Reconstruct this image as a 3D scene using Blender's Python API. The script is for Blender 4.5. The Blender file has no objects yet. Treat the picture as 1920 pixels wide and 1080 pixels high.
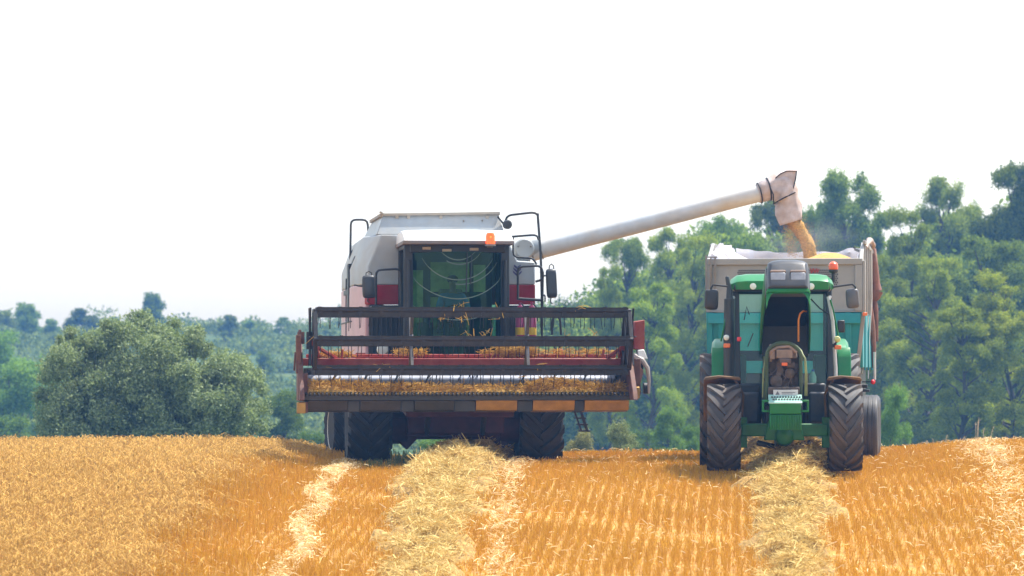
import bpy, bmesh, math, random
import numpy as np
from mathutils import Vector, Matrix, Euler

random.seed(7)
scene = bpy.context.scene
COL = scene.collection
F = 6420.0            # focal length in photo pixels
ZC = 1.70             # eye height
HOR = 690.0           # horizon row in the photo

# ------------------------------------------------------------------ helpers
def at(px, py, d):
    """photo measurement -> point in the field at distance d"""
    return Vector(((px - 960) / F * d, d, ZC - (py - HOR) / F * d))

def tag(o, label=None, cat=None, group=None, kind=None):
    if label: o['label'] = label
    if cat: o['category'] = cat
    if group: o['group'] = group
    if kind: o['kind'] = kind
    return o

def empty(name, loc=(0, 0, 0), rz=0.0):
    o = bpy.data.objects.new(name, None)
    o.empty_display_size = 0.3
    o.location = loc
    o.rotation_euler = (0, 0, rz)
    COL.objects.link(o)
    return o

def link(name, me, parent=None, loc=None):
    o = bpy.data.objects.new(name, me)
    COL.objects.link(o)
    if parent is not None: o.parent = parent
    if loc is not None: o.location = loc
    return o

class MB:
    def __init__(s):
        s.v = []; s.f = []; s.m = []; s.slot = 0
    def add(s, vs, fs):
        n = len(s.v)
        s.v.extend([tuple(p) for p in vs])
        for f in fs:
            s.f.append([i + n for i in f]); s.m.append(s.slot)
        return s
    def hexa(s, p):
        return s.add(p, [(0,3,2,1),(4,5,6,7),(0,1,5,4),(1,2,6,5),(2,3,7,6),(3,0,4,7)])
    def box(s, x0, x1, y0, y1, z0, z1):
        return s.hexa([(x0,y0,z0),(x1,y0,z0),(x1,y1,z0),(x0,y1,z0),(x0,y0,z1),(x1,y0,z1),(x1,y1,z1),(x0,y1,z1)])
    def bar(s, a, b, w, h, up=(0,0,1)):
        a = Vector(a); b = Vector(b); d = (b - a).normalized()
        u = Vector(up)
        if abs(d.dot(u)) > .95: u = Vector((0,1,0))
        sd = d.cross(u).normalized() * w / 2; u2 = sd.cross(d).normalized() * h / 2
        return s.hexa([a-sd-u2, a+sd-u2, a+sd+u2, a-sd+u2, b-sd-u2, b+sd-u2, b+sd+u2, b-sd+u2])
    def tube(s, pts, r, n=8, cap=True):
        pts = [Vector(p) for p in pts]; K = len(pts)
        rs = r if isinstance(r, (list, tuple)) else [r] * K
        vs = []; fs = []; prev = None
        for i, p in enumerate(pts):
            if i == 0: t = pts[1] - p
            elif i == K-1: t = p - pts[i-1]
            else: t = (pts[i+1] - p).normalized() + (p - pts[i-1]).normalized()
            if t.length < 1e-9: t = Vector((0,0,1))
            t.normalize()
            if prev is None:
                a = Vector((0,0,1)) if abs(t.z) < .9 else Vector((1,0,0))
                u = t.cross(a).normalized()
            else:
                u = prev - t * prev.dot(t)
                u = u.normalized() if u.length > 1e-6 else t.orthogonal().normalized()
            prev = u; w = t.cross(u)
            for k in range(n):
                q = 2*math.pi*k/n
                vs.append(p + (u*math.cos(q) + w*math.sin(q)) * rs[i])
        for i in range(K-1):
            for k in range(n):
                k2 = (k+1) % n
                fs.append((i*n+k, i*n+k2, (i+1)*n+k2, (i+1)*n+k))
        if cap:
            fs.append(tuple(range(n-1, -1, -1))); fs.append(tuple(range((K-1)*n, K*n)))
        return s.add(vs, fs)
    def lathe(s, prof, c, axis='x', n=32):
        """prof: (radius, offset along axis)"""
        vs = []; fs = []; K = len(prof); c = Vector(c)
        for r, h in prof:
            for k in range(n):
                q = 2*math.pi*k/n; a, b = r*math.cos(q), r*math.sin(q)
                p = {'x': (h,a,b), 'y': (a,h,b), 'z': (a,b,h)}[axis]
                vs.append(c + Vector(p))
        for i in range(K-1):
            for k in range(n):
                k2 = (k+1) % n
                fs.append((i*n+k, i*n+k2, (i+1)*n+k2, (i+1)*n+k))
        fs.append(tuple(range(n-1,-1,-1))); fs.append(tuple(range((K-1)*n, K*n)))
        return s.add(vs, fs)
    def loft(s, secs, cap=True, closed=True):
        n = len(secs[0]); vs = [p for q in secs for p in q]; fs = []
        for i in range(len(secs)-1):
            for k in range(n if closed else n-1):
                k2 = (k+1) % n
                fs.append((i*n+k, i*n+k2, (i+1)*n+k2, (i+1)*n+k))
        if cap:
            fs.append(tuple(range(n-1,-1,-1))); fs.append(tuple(range((len(secs)-1)*n, len(secs)*n)))
        return s.add(vs, fs)
    def prism_y(s, poly, y0, y1):
        """poly of (x,z) pushed from y0 to y1"""
        return s.loft([[(x,y0,z) for x,z in poly], [(x,y1,z) for x,z in poly]])
    def prism_x(s, poly, x0, x1):
        return s.loft([[(x0,y,z) for y,z in poly], [(x1,y,z) for y,z in poly]])
    def ball(s, c, r, n=12, sq=(1,1,1)):
        vs = []; fs = []; R = n//2
        for i in range(R+1):
            t = math.pi*(i+.001)/(R+.002)
            for k in range(n):
                q = 2*math.pi*k/n
                vs.append((c[0]+r*sq[0]*math.sin(t)*math.cos(q), c[1]+r*sq[1]*math.sin(t)*math.sin(q), c[2]+r*sq[2]*math.cos(t)))
        for i in range(R):
            for k in range(n):
                k2 = (k+1)%n
                fs.append((i*n+k,(i+1)*n+k,(i+1)*n+k2,i*n+k2))
        return s.add(vs, fs)
    def build(s, name, mats, parent=None, bevel=0.0, ang=35, smooth=True, seg=2):
        me = bpy.data.meshes.new(name)
        me.from_pydata(s.v, [], s.f)
        bm = bmesh.new(); bm.from_mesh(me)
        bmesh.ops.recalc_face_normals(bm, faces=bm.faces[:]); bm.to_mesh(me); bm.free()
        if not isinstance(mats, (list, tuple)): mats = [mats]
        for m in mats: me.materials.append(m)
        me.polygons.foreach_set('material_index', s.m)
        if smooth:
            me.shade_smooth(); me.set_sharp_from_angle(angle=math.radians(ang))
        o = link(name, me, parent)
        if bevel:
            b = o.modifiers.new('edge', 'BEVEL'); b.width = bevel; b.segments = seg
            b.limit_method = 'ANGLE'; b.angle_limit = math.radians(40); b.harden_normals = False
        return o

def copy_tree(o, parent=None):
    c = o.copy(); COL.objects.link(c)
    if parent is not None: c.parent = parent
    for ch in list(o.children): copy_tree(ch, c)
    return c

def np_mesh(name, V, Fc, mat):
    V = np.asarray(V, np.float32).reshape(-1, 3); Fc = np.asarray(Fc, np.int32)
    k = Fc.shape[1]
    me = bpy.data.meshes.new(name)
    me.vertices.add(len(V)); me.vertices.foreach_set('co', V.ravel())
    me.loops.add(Fc.size); me.loops.foreach_set('vertex_index', Fc.ravel())
    me.polygons.add(len(Fc))
    me.polygons.foreach_set('loop_start', np.arange(0, Fc.size, k, dtype=np.int32))
    me.polygons.foreach_set('loop_total', np.full(len(Fc), k, np.int32))
    me.update(calc_edges=True)
    for m in (mat if isinstance(mat, (list, tuple)) else [mat]): me.materials.append(m)
    return me

def strips(P, w, side):
    """P (N,K,3) centre lines, w (N,K) widths, side (N,3) -> verts, quads"""
    N, K, _ = P.shape
    off = side[:, None, :] * (w[:, :, None] / 2)
    V = np.stack([P - off, P + off], axis=2).reshape(-1, 3)
    b = (np.arange(N) * K * 2)[:, None] + (np.arange(K-1) * 2)[None, :]
    Fc = np.stack([b, b+1, b+3, b+2], axis=2).reshape(-1, 4)
    return V, Fc

def leaf_quads(pos, size, rng, aspect=.55, up=0.0):
    n = len(pos)
    t = rng.normal(size=(n,3)); t[:,2] += up
    t /= np.linalg.norm(t, axis=1)[:,None]
    s = np.cross(t, rng.normal(size=(n,3))); s /= (np.linalg.norm(s, axis=1)[:,None] + 1e-9)
    L = size * rng.uniform(.6, 1.3, n)[:,None]
    V = np.stack([pos - t*L*.5, pos + s*L*aspect*.5, pos + t*L*.5, pos - s*L*aspect*.5], axis=1).reshape(-1,3)
    return V, np.arange(n*4).reshape(-1,4)

def cloud(cent, rad, cnt, rng, flat=.8, shell=.45):
    """points filling lumpy balls, denser towards the outside"""
    out = []
    for c, r, k in zip(cent, rad, cnt):
        d = rng.normal(size=(k,3)); d /= np.linalg.norm(d, axis=1)[:,None]
        # lumps on the ball
        lum = 1 + .22*np.sin(d[:,0]*5+c[0]*3)*np.sin(d[:,1]*5+c[1]*2) + .15*np.sin(d[:,2]*7+c[2]*4)
        q = rng.uniform(0,1,k)**shell * lum
        out.append(np.asarray(c)[None] + d * q[:,None] * r * np.array([1,1,flat]))
    return np.concatenate(out)

# ------------------------------------------------------------------ materials
def N(nt, typ, **kw):
    n = nt.nodes.new(typ)
    for k, v in kw.items(): setattr(n, k, v)
    return n

def new_mat(name):
    m = bpy.data.materials.new(name); m.use_nodes = True
    nt = m.node_tree; nt.nodes.clear()
    return m, nt, N(nt, 'ShaderNodeOutputMaterial')

def mat(name, col, rough=.5, metal=0.0, var=.12, scale=6.0, dirt=0.0, dcol=(.32,.22,.11), dscale=2.5, bump=0.0, bscale=40.0, coat=0.0, emit=None, estr=0, spec=.5):
    m, nt, out = new_mat(name); L = nt.links
    b = N(nt, 'ShaderNodeBsdfPrincipled')
    tc = N(nt, 'ShaderNodeTexCoord')
    nz = N(nt, 'ShaderNodeTexNoise'); nz.inputs['Scale'].default_value = scale; nz.inputs['Detail'].default_value = 5
    L.new(tc.outputs['Object'], nz.inputs['Vector'])
    mr = N(nt, 'ShaderNodeMapRange'); mr.inputs[1].default_value = .3; mr.inputs[2].default_value = .7
    mr.inputs[3].default_value = 1-var; mr.inputs[4].default_value = 1+var
    L.new(nz.outputs['Fac'], mr.inputs[0])
    mul = N(nt, 'ShaderNodeMix', data_type='RGBA', blend_type='MULTIPLY')
    mul.inputs[0].default_value = 1; mul.inputs[6].default_value = (*col, 1)
    L.new(mr.outputs[0], mul.inputs[7])
    c = mul.outputs[2]
    if dirt > 0:
        n2 = N(nt, 'ShaderNodeTexNoise'); n2.inputs['Scale'].default_value = dscale; n2.inputs['Detail'].default_value = 8; n2.inputs['Roughness'].default_value = .65
        L.new(tc.outputs['Object'], n2.inputs['Vector'])
        r2 = N(nt, 'ShaderNodeMapRange'); r2.inputs[1].default_value = .40; r2.inputs[2].default_value = .72
        r2.inputs[3].default_value = 0.15*dirt; r2.inputs[4].default_value = dirt
        L.new(n2.outputs['Fac'], r2.inputs[0])
        mx = N(nt, 'ShaderNodeMix', data_type='RGBA'); mx.inputs[7].default_value = (*dcol, 1)
        L.new(r2.outputs[0], mx.inputs[0]); L.new(c, mx.inputs[6]); c = mx.outputs[2]
        ra = N(nt, 'ShaderNodeMapRange'); ra.inputs[3].default_value = rough; ra.inputs[4].default_value = min(1, rough+.4)
        L.new(r2.outputs[0], ra.inputs[0]); L.new(ra.outputs[0], b.inputs['Roughness'])
    else:
        b.inputs['Roughness'].default_value = rough
    L.new(c, b.inputs['Base Color'])
    b.inputs['Metallic'].default_value = metal
    b.inputs['Coat Weight'].default_value = coat
    b.inputs['Specular IOR Level'].default_value = spec
    if emit:
        b.inputs['Emission Color'].default_value = (*emit, 1); b.inputs['Emission Strength'].default_value = estr
    if bump:
        n3 = N(nt, 'ShaderNodeTexNoise'); n3.inputs['Scale'].default_value = bscale; n3.inputs['Detail'].default_value = 4
        L.new(tc.outputs['Object'], n3.inputs['Vector'])
        bp = N(nt, 'ShaderNodeBump'); bp.inputs['Strength'].default_value = bump; bp.inputs['Distance'].default_value = .02
        L.new(n3.outputs['Fac'], bp.inputs['Height']); L.new(bp.outputs[0], b.inputs['Normal'])
    L.new(b.outputs[0], out.inputs['Surface'])
    return m

def leaf_mat(name, c0, c1, trans=.35, tcol=None, objvar=.25, gloss=.0):
    """two leaf colours mixed leaf by leaf, some light through the leaf"""
    m, nt, out = new_mat(name); L = nt.links
    g = N(nt, 'ShaderNodeNewGeometry'); oi = N(nt, 'ShaderNodeObjectInfo')
    mx = N(nt, 'ShaderNodeMix', data_type='RGBA')
    mx.inputs[6].default_value = (*c0,1); mx.inputs[7].default_value = (*c1,1)
    L.new(g.outputs['Random Per Island'], mx.inputs[0])
    mr = N(nt, 'ShaderNodeMapRange'); mr.inputs[3].default_value = 1-objvar; mr.inputs[4].default_value = 1+objvar
    L.new(oi.outputs['Random'], mr.inputs[0])
    mu = N(nt, 'ShaderNodeMix', data_type='RGBA', blend_type='MULTIPLY'); mu.inputs[0].default_value = 1
    if objvar > 0:
        ob = N(nt, 'ShaderNodeMix', data_type='RGBA'); ob.inputs[6].default_value = ((1-objvar)*1.3, 1-objvar*.6, .8, 1); ob.inputs[7].default_value = ((1+objvar)*.85, 1+objvar*.4, 1.15, 1)
        fr = N(nt, 'ShaderNodeMath', operation='MULTIPLY'); fr.inputs[1].default_value = 7.31; L.new(oi.outputs['Random'], fr.inputs[0])
        f2 = N(nt, 'ShaderNodeMath', operation='FRACT'); L.new(fr.outputs[0], f2.inputs[0]); L.new(f2.outputs[0], ob.inputs[0])
        m0 = N(nt, 'ShaderNodeMix', data_type='RGBA', blend_type='MULTIPLY'); m0.inputs[0].default_value = 1
        L.new(ob.outputs[2], m0.inputs[6]); L.new(mr.outputs[0], m0.inputs[7]); L.new(m0.outputs[2], mu.inputs[7])
    else: L.new(mr.outputs[0], mu.inputs[7])
    L.new(mx.outputs[2], mu.inputs[6])
    d = N(nt, 'ShaderNodeBsdfDiffuse'); t = N(nt, 'ShaderNodeBsdfTranslucent')
    L.new(mu.outputs[2], d.inputs[0]); 
    if tcol:
        tm = N(nt, 'ShaderNodeMix', data_type='RGBA', blend_type='MULTIPLY'); tm.inputs[0].default_value = 1
        tm.inputs[7].default_value = (*tcol,1); L.new(mu.outputs[2], tm.inputs[6]); L.new(tm.outputs[2], t.inputs[0])
    else: L.new(mu.outputs[2], t.inputs[0])
    s = N(nt, 'ShaderNodeMixShader'); s.inputs[0].default_value = trans
    L.new(d.outputs[0], s.inputs[1]); L.new(t.outputs[0], s.inputs[2])
    res = s.outputs[0]
    if gloss:
        gl = N(nt, 'ShaderNodeBsdfGlossy'); gl.inputs['Roughness'].default_value = .35; gl.inputs[0].default_value = (.9,.95,.9,1)
        s2 = N(nt, 'ShaderNodeMixShader'); s2.inputs[0].default_value = gloss
        L.new(res, s2.inputs[1]); L.new(gl.outputs[0], s2.inputs[2]); res = s2.outputs[0]
    L.new(res, out.inputs['Surface'])
    return m

def glass_mat(name, tint, refl=(.9,.95,1), ior=1.45, rough=.02, boost=0.0):
    m, nt, out = new_mat(name); L = nt.links
    t = N(nt, 'ShaderNodeBsdfTransparent'); t.inputs[0].default_value = (*tint,1)
    g = N(nt, 'ShaderNodeBsdfGlossy'); g.inputs[0].default_value = (*refl,1); g.inputs['Roughness'].default_value = rough
    fr = N(nt, 'ShaderNodeFresnel'); fr.inputs[0].default_value = ior
    ad = N(nt, 'ShaderNodeMath', operation='ADD'); ad.inputs[1].default_value = boost; L.new(fr.outputs[0], ad.inputs[0])
    s = N(nt, 'ShaderNodeMixShader'); L.new(ad.outputs[0], s.inputs[0])
    L.new(t.outputs[0], s.inputs[1]); L.new(g.outputs[0], s.inputs[2]); L.new(s.outputs[0], out.inputs['Surface'])
    return m
# ------------------------------------------------------------------ the paints and skins used below
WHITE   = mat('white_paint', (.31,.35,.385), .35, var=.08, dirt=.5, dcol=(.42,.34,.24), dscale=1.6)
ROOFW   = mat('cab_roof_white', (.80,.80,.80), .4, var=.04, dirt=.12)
PINK    = mat('sky_glare_red_paint', (.55,.33,.37), .3, var=.10, dirt=.35, dcol=(.60,.50,.45), dscale=1.2)
RED     = mat('dark_red_paint', (.27,.006,.014), .55, var=.15, dirt=.15, spec=.2)
HRED    = mat('header_red_paint', (.36,.02,.012), .5, var=.2, dirt=.4, dcol=(.34,.22,.12), dscale=3)
MUDRED  = mat('dusty_red_steel', (.075,.014,.016), .6, var=.3, dirt=.35, dcol=(.10,.05,.035))
BLACK   = mat('black_plastic', (.011,.013,.015), .45, var=.2, dirt=.2, dcol=(.10,.085,.06))
BLACKM  = mat('black_steel', (.014,.016,.018), .4, var=.2, dirt=.35, dcol=(.13,.10,.06))
REELM   = mat('worn_dark_steel', (.016,.016,.018), .36, metal=.4, var=.3, scale=12, dirt=.40, dcol=(.09,.065,.045), dscale=5)
REELL   = mat('worn_reel_steel', (.09,.09,.10), .4, metal=.4, var=.3, dirt=.3)
TINE    = mat('tine_steel', (.05,.045,.04), .5, metal=.5)
STEEL   = mat('polished_auger_steel', (.19,.21,.26), .45, metal=.85, var=.15, dirt=.3, dcol=(.25,.2,.14), dscale=4)
GREYST  = mat('grey_steel', (.20,.20,.20), .45, metal=.6, var=.2, dirt=.5)
PANELY  = mat('tan_skid_steel', (.42,.26,.075), .42, metal=.7, var=.2, dirt=.5, dcol=(.22,.14,.05), dscale=4)
SHADEDST  = mat('shaded_skid_steel', (.055,.055,.05), .45, metal=.5, var=.2, dirt=.3, dcol=(.10,.08,.05))
RUBBER  = mat('tyre_rubber', (.013,.014,.016), .75, var=.3, dirt=.4, dcol=(.07,.055,.038), dscale=3)
RUBBERD = mat('dusty_tyre_rubber', (.040,.042,.046), .60, var=.3, dirt=.55, dcol=(.16,.105,.07), dscale=2.2)
RIM     = mat('pale_rim', (.60,.60,.56), .45, var=.1, dirt=.5)
AUGW    = mat('auger_tube_white', (.56,.59,.62), .3, var=.08, dirt=.5, dcol=(.46,.34,.20), dscale=1.4, coat=.2)
CLOTH   = mat('canvas_spout', (.50,.44,.45), .85, var=.2, dirt=.7, dcol=(.38,.24,.14), dscale=4, bump=1.0, bscale=9)
BEAC_ON = mat('lit_beacon', (.9,.12,.01), .2, emit=(1.0,.07,.004), estr=.8)
BEAC_C  = mat('beacon_bulb', (1,.6,.1), .2, emit=(1.0,.6,.05), estr=2)
BEAC    = mat('orange_beacon', (.85,.10,.012), .22, var=.05, coat=.4)
LAMPG   = mat('lamp_glass', (.72,.74,.70), .15, var=.05, coat=.6)
AMBER   = mat('amber_lens', (.75,.16,.03), .2, coat=.5)
REDL    = mat('red_lens', (.7,.02,.03), .2, coat=.5)
WSHIELD = glass_mat('green_tinted_glass', (.11,.29,.18), refl=(.45,.75,.5), boost=.0)
TGLASS  = glass_mat('teal_tinted_glass', (.72,1.0,.90), boost=.0)
INTER   = mat('cab_interior', (.05,.06,.055), .7)
SEATM   = mat('seat_cloth', (.17,.18,.07), .9, var=.2)
GREEN   = mat('green_paint', (.004,.15,.028), .38, var=.1, dirt=.18, dcol=(.14,.12,.05), spec=.3)
GREENF  = mat('green_fender_paint', (.006,.19,.055), .32, var=.06, dirt=.1, spec=.4)
GREEND  = mat('dusty_casting_shaded_bonnet', (.006,.13,.028), .5, var=.2, dirt=.22, dcol=(.10,.07,.035))
GREYN   = mat('charcoal_nose_plastic', (.030,.034,.042), .35, var=.1, dirt=.25, dcol=(.14,.12,.10))
ENGINE  = mat('oily_engine', (.06,.05,.045), .55, var=.6, scale=14, dirt=.5, dcol=(.16,.09,.06), dscale=9)
AIRBOX  = mat('dusty_airbox', (.20,.16,.14), .6, var=.3, dirt=.6, dcol=(.32,.19,.12), dscale=7)
RUST    = mat('muddy_fender', (.075,.045,.022), .75, var=.3, dirt=.8, dcol=(.24,.115,.03), dscale=4)
TEAL    = mat('teal_paint', (.004,.25,.29), .45, var=.08, dirt=.12, dcol=(.2,.2,.17))
TRGREY  = mat('trailer_grey_paint', (.30,.305,.295), .45, var=.06, dirt=.4, dcol=(.30,.25,.20), dscale=1.8)
TRWHITE = mat('trailer_white_paint', (.72,.72,.70), .4, var=.06, dirt=.3)
HOLE    = mat('dark_perforation', (.10,.10,.10), .8)
TARP    = leaf_mat('white_tarp', (.78,.78,.86), (.74,.74,.82), .38, objvar=0)
TARPB   = mat('brown_tarp', (.20,.085,.06), .8, var=.3, dirt=.4, dcol=(.33,.24,.18), bump=.5, bscale=12)
EMBL    = mat('emblem_violet', (.05,.04,.16), .4)
EXTI    = mat('extinguisher_red', (.40,.03,.13), .3, coat=.4)
YELLOW  = mat('yellow_band', (.78,.48,.03), .4)
REDINK  = mat('red_lettering', (.45,.05,.03), .6)
LEAFY   = mat('yellow_emblem', (.35,.60,.03), .4)
PLATE   = mat('pale_plate', (.55,.58,.60), .4, var=.08)
PLATEK  = mat('plate_ink', (.12,.13,.15), .5)
ORANGE  = mat('orange_cap', (.70,.13,.03), .4)
HOSE    = mat('orange_hose', (.55,.20,.02), .5)
DUSTARC = mat('wiped_dust', (.15,.20,.15), .9)
SKIN    = mat('skin', (.42,.22,.14), .5)
SHIRT   = mat('blue_shirt', (.03,.26,.75), .8, var=.15)
TROUS   = mat('dark_trousers', (.05,.05,.07), .85)
HAIR    = mat('dark_hair', (.03,.02,.015), .7)
BLUECAP = mat('blue_cap', (.03,.12,.55), .4)
BOTTLE  = mat('pale_bottle', (.45,.60,.55), .2, coat=.5)
MIRROR  = mat('mirror_back', (.030,.033,.038), .4, var=.1, dirt=.2, dcol=(.12,.1,.08))
GRAIN   = mat('wheat_grain', (.52,.30,.075), .8, var=.35, scale=60, bump=.8, bscale=90)
BARK    = mat('bark', (.085,.065,.05), .9, var=.4, scale=20, bump=.6)

STRAWP = leaf_mat('pale_straw', (.88,.69,.30), (.44,.29,.085), .12, objvar=0)
STUB   = leaf_mat('orange_stubble', (.70,.40,.06), (.48,.24,.03), .22, objvar=0)
LITTER = leaf_mat('bleached_litter', (.95,.82,.52), (.72,.48,.17), .2, objvar=0)
WHEAT  = leaf_mat('ripe_crop', (.66,.42,.13), (.34,.20,.055), .3, objvar=0)
WEED   = leaf_mat('green_weed', (.10,.14,.05), (.20,.20,.08), .3, objvar=0)
OAT    = leaf_mat('dry_wild_oat', (.50,.45,.34), (.40,.34,.24), .3, objvar=0)
PINE   = leaf_mat('pine_needles', (.06,.11,.026), (.30,.37,.065), .38, (1.3,1.4,.7))
PINEY  = leaf_mat('light_pine_needles', (.14,.21,.03), (.38,.43,.06), .35, (1.3,1.4,.7))
OLIVE  = leaf_mat('olive_leaves', (.135,.17,.07), (.42,.45,.24), .25, (1.2,1.3,.7), objvar=.1)
BROAD  = leaf_mat('broad_leaves', (.08,.155,.04), (.22,.31,.075), .35, (1.3,1.4,.6))
SCRUB  = leaf_mat('scrub_leaves', (.07,.12,.03), (.32,.37,.09), .3, objvar=0)
# ------------------------------------------------------------------ terrain
_yn = np.array([-400,-60,-10,0,10,20,30,38,42,46,50,54,58,62,66,70,76,90,120,160,220,300,1500], float)
_zn = np.array([0,.3,.1,-.3,-1.2,-1.7,-1.6,-1.15,-.82,-.52,-.24,-.01,.01,-.03,-.02,-.12,-.5,-1.5,-2.5,-3.2,-3.5,-3.5,-3.5], float)
_yf = np.arange(-400, 1500, .5); _zf = np.interp(_yf, _yn, _zn)
_k = np.hanning(9); _k /= _k.sum()
_zf = np.convolve(np.pad(_zf, 4, mode='edge'), _k, mode='valid')

def sstep(a, b, x):
    t = np.clip((x-a)/(b-a), 0, 1); return t*t*(3-2*t)

def wave(x, y, s, ph=0.0):
    """smooth rolling noise out of a few waves"""
    return (np.sin(x*s*1.0+ph)*np.cos(y*s*.83+ph*1.7) + .5*np.sin(x*s*2.3+y*s*1.7+ph*2.1) + .3*np.cos(x*s*4.1-y*s*3.7+ph)) / 1.8

def swath(px0, px1, y):
    """x of a strip whose centre is at column px0 at 41.5 m and px1 at 62 m"""
    a = (px0-960)/F*41.5; b = (px1-960)/F*62
    return a + (b-a)*(y-41.5)/(62-41.5)

def ground_h(x, y):
    x = np.asarray(x, float); y = np.asarray(y, float)
    z = np.interp(y, _yf, _zf)
    near = 1 - sstep(85, 130, y)
    z = z + near*(.24*sstep(5.6, 10.5, x) - .10*sstep(-1.0, 2.5, 1.2-x) + .025*wave(x, y, .9))
    # the scrubby hill far behind, higher to the left
    hill = sstep(225, 390, y)*(8.6 + 1.5*wave(x, y, .035, 1.0) + .8*wave(x, y, .12, 2.0)) - 3.0*sstep(420, 800, y)
    z = z + hill + (1-near)*.25*wave(x, y, .11, .4)
    return z

_clump = {}
def clump_map(ph):
    """tangled heaps along a swath, laid on a fine map"""
    if ph in _clump: return _clump[ph]
    r = np.random.default_rng(int(ph*1000)); yy = np.arange(36,75,.05); tt = np.arange(-1.5,1.5,.05)
    Y, T = np.meshgrid(yy, tt, indexing='ij'); G = np.zeros_like(Y)
    for i in range(330):
        y0, t0 = r.uniform(36.5,74), np.clip(r.normal(0,.42),-1.1,1.1); a, b = r.uniform(.12,.42), r.uniform(.10,.28); h = r.uniform(.07,.23); an = r.uniform(0,3.14)
        i0, i1 = np.searchsorted(yy, [y0-.7, y0+.7]); dy, dt = Y[i0:i1]-y0, T[i0:i1]-t0
        u, v = dy*math.cos(an)+dt*math.sin(an), -dy*math.sin(an)+dt*math.cos(an)
        G[i0:i1] = np.maximum(G[i0:i1], h*np.clip(1-(u/a)**2-(v/b)**2,0,1)**.42)
    _clump[ph] = (G, len(yy), len(tt)); return _clump[ph]

def windrow_h(x, y, px0, px1, half, hgt, ph):
    c = swath(px0, px1, y) + .13*np.sin(y*.9+ph) + .07*np.sin(y*2.3+ph*2)
    t = (x-c)/(half*(.52+.48*sstep(42,61,y))*(1+.22*np.sin(y*1.7+ph)))
    b = np.clip(1-t*t, 0, 1)**.8
    G, ny, nt_ = clump_map(ph); iy = np.clip(((y-36)/.05).astype(int),0,ny-1); it = np.clip(((x-c+1.5)/.05).astype(int),0,nt_-1)
    return G[iy,it]*(np.abs(t)<1.25) + hgt*(.25+.75*sstep(47,60,y))*b*(.8+.30*wave(x, y, 2.6, ph)+.26*wave(x,y,6.5,ph+2)+.20*wave(x,y,13,ph+1))

WR = [dict(px0=775, px1=868, half=.80, hgt=.25, ph=.3), dict(px0=1488, px1=1475, half=.70, hgt=.30, ph=2.1)]

def build_ground():
    xs = np.unique(np.concatenate([np.arange(-220,-40,10.), np.arange(-40,-14,1.5), np.arange(-14,14.01,.3), np.arange(15.5,40,1.5), np.arange(40,221,10.)]))
    ys = np.unique(np.concatenate([np.arange(-60,30,4.), np.arange(30,84,.35), np.arange(84,140,2.), np.arange(140,460,6.), np.arange(460,531,10.)]))
    X, Y = np.meshgrid(xs, ys); Z = ground_h(X, Y)
    V = np.stack([X, Y, Z], -1).reshape(-1,3); nx = len(xs)
    i, j = np.meshgrid(np.arange(nx-1), np.arange(len(ys)-1)); b = j*nx+i
    Fc = np.stack([b, b+1, b+nx+1, b+nx], -1).reshape(-1,4)
    m, nt, out = new_mat('field_soil'); L = nt.links
    bs = N(nt, 'ShaderNodeBsdfPrincipled'); bs.inputs['Roughness'].default_value = .95; bs.inputs['Specular IOR Level'].default_value = .1
    tc = N(nt, 'ShaderNodeTexCoord')
    n1 = N(nt, 'ShaderNodeTexNoise'); n1.inputs['Scale'].default_value = 7; n1.inputs['Detail'].default_value = 8; n1.inputs['Roughness'].default_value = .7
    n2 = N(nt, 'ShaderNodeTexNoise'); n2.inputs['Scale'].default_value = .8; n2.inputs['Detail'].default_value = 4
    for n in (n1, n2): L.new(tc.outputs['Object'], n.inputs['Vector'])
    r = N(nt, 'ShaderNodeValToRGB'); e = r.color_ramp.elements
    e[0].position = .3; e[0].color = (.26,.12,.04,1); e[1].position = .68; e[1].color = (.62,.36,.10,1)
    L.new(n1.outputs['Fac'], r.inputs[0])
    mx = N(nt, 'ShaderNodeMix', data_type='RGBA', blend_type='MULTIPLY'); mx.inputs[0].default_value = 1
    mr = N(nt, 'ShaderNodeMapRange'); mr.inputs[1].default_value=.3; mr.inputs[2].default_value=.7; mr.inputs[3].default_value=.8; mr.inputs[4].default_value=1.15
    L.new(n2.outputs['Fac'], mr.inputs[0]); L.new(r.outputs[0], mx.inputs[6]); L.new(mr.outputs[0], mx.inputs[7])
    # beyond the field: green rough ground
    sx = N(nt, 'ShaderNodeSeparateXYZ'); L.new(tc.outputs['Object'], sx.inputs[0])
    far = N(nt, 'ShaderNodeMapRange'); far.inputs[1].default_value = 78; far.inputs[2].default_value = 84; L.new(sx.outputs[1], far.inputs[0])
    r3 = N(nt, 'ShaderNodeValToRGB'); e = r3.color_ramp.elements
    e[0].position=.35; e[0].color=(.04,.08,.025,1); e[1].position=.72; e[1].color=(.11,.14,.045,1)
    n3 = N(nt, 'ShaderNodeTexNoise'); n3.inputs['Scale'].default_value=.25; n3.inputs['Detail'].default_value=8
    L.new(tc.outputs['Object'], n3.inputs['Vector']); L.new(n3.outputs['Fac'], r3.inputs[0])
    m2 = N(nt, 'ShaderNodeMix', data_type='RGBA'); L.new(far.outputs[0], m2.inputs[0]); L.new(mx.outputs[2], m2.inputs[6]); L.new(r3.outputs[0], m2.inputs[7])
    L.new(m2.outputs[2], bs.inputs['Base Color'])
    bp = N(nt, 'ShaderNodeBump'); bp.inputs['Strength'].default_value=.8; bp.inputs['Distance'].default_value=.06
    L.new(n1.outputs['Fac'], bp.inputs['Height']); L.new(bp.outputs[0], bs.inputs['Normal'])
    L.new(bs.outputs[0], out.inputs['Surface'])
    me = np_mesh('ground', V, Fc, m); me.shade_smooth()
    o = link('ground', me); tag(o, 'harvested grain field sloping up to the crest, rough green land beyond', 'field', kind='structure')

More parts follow.
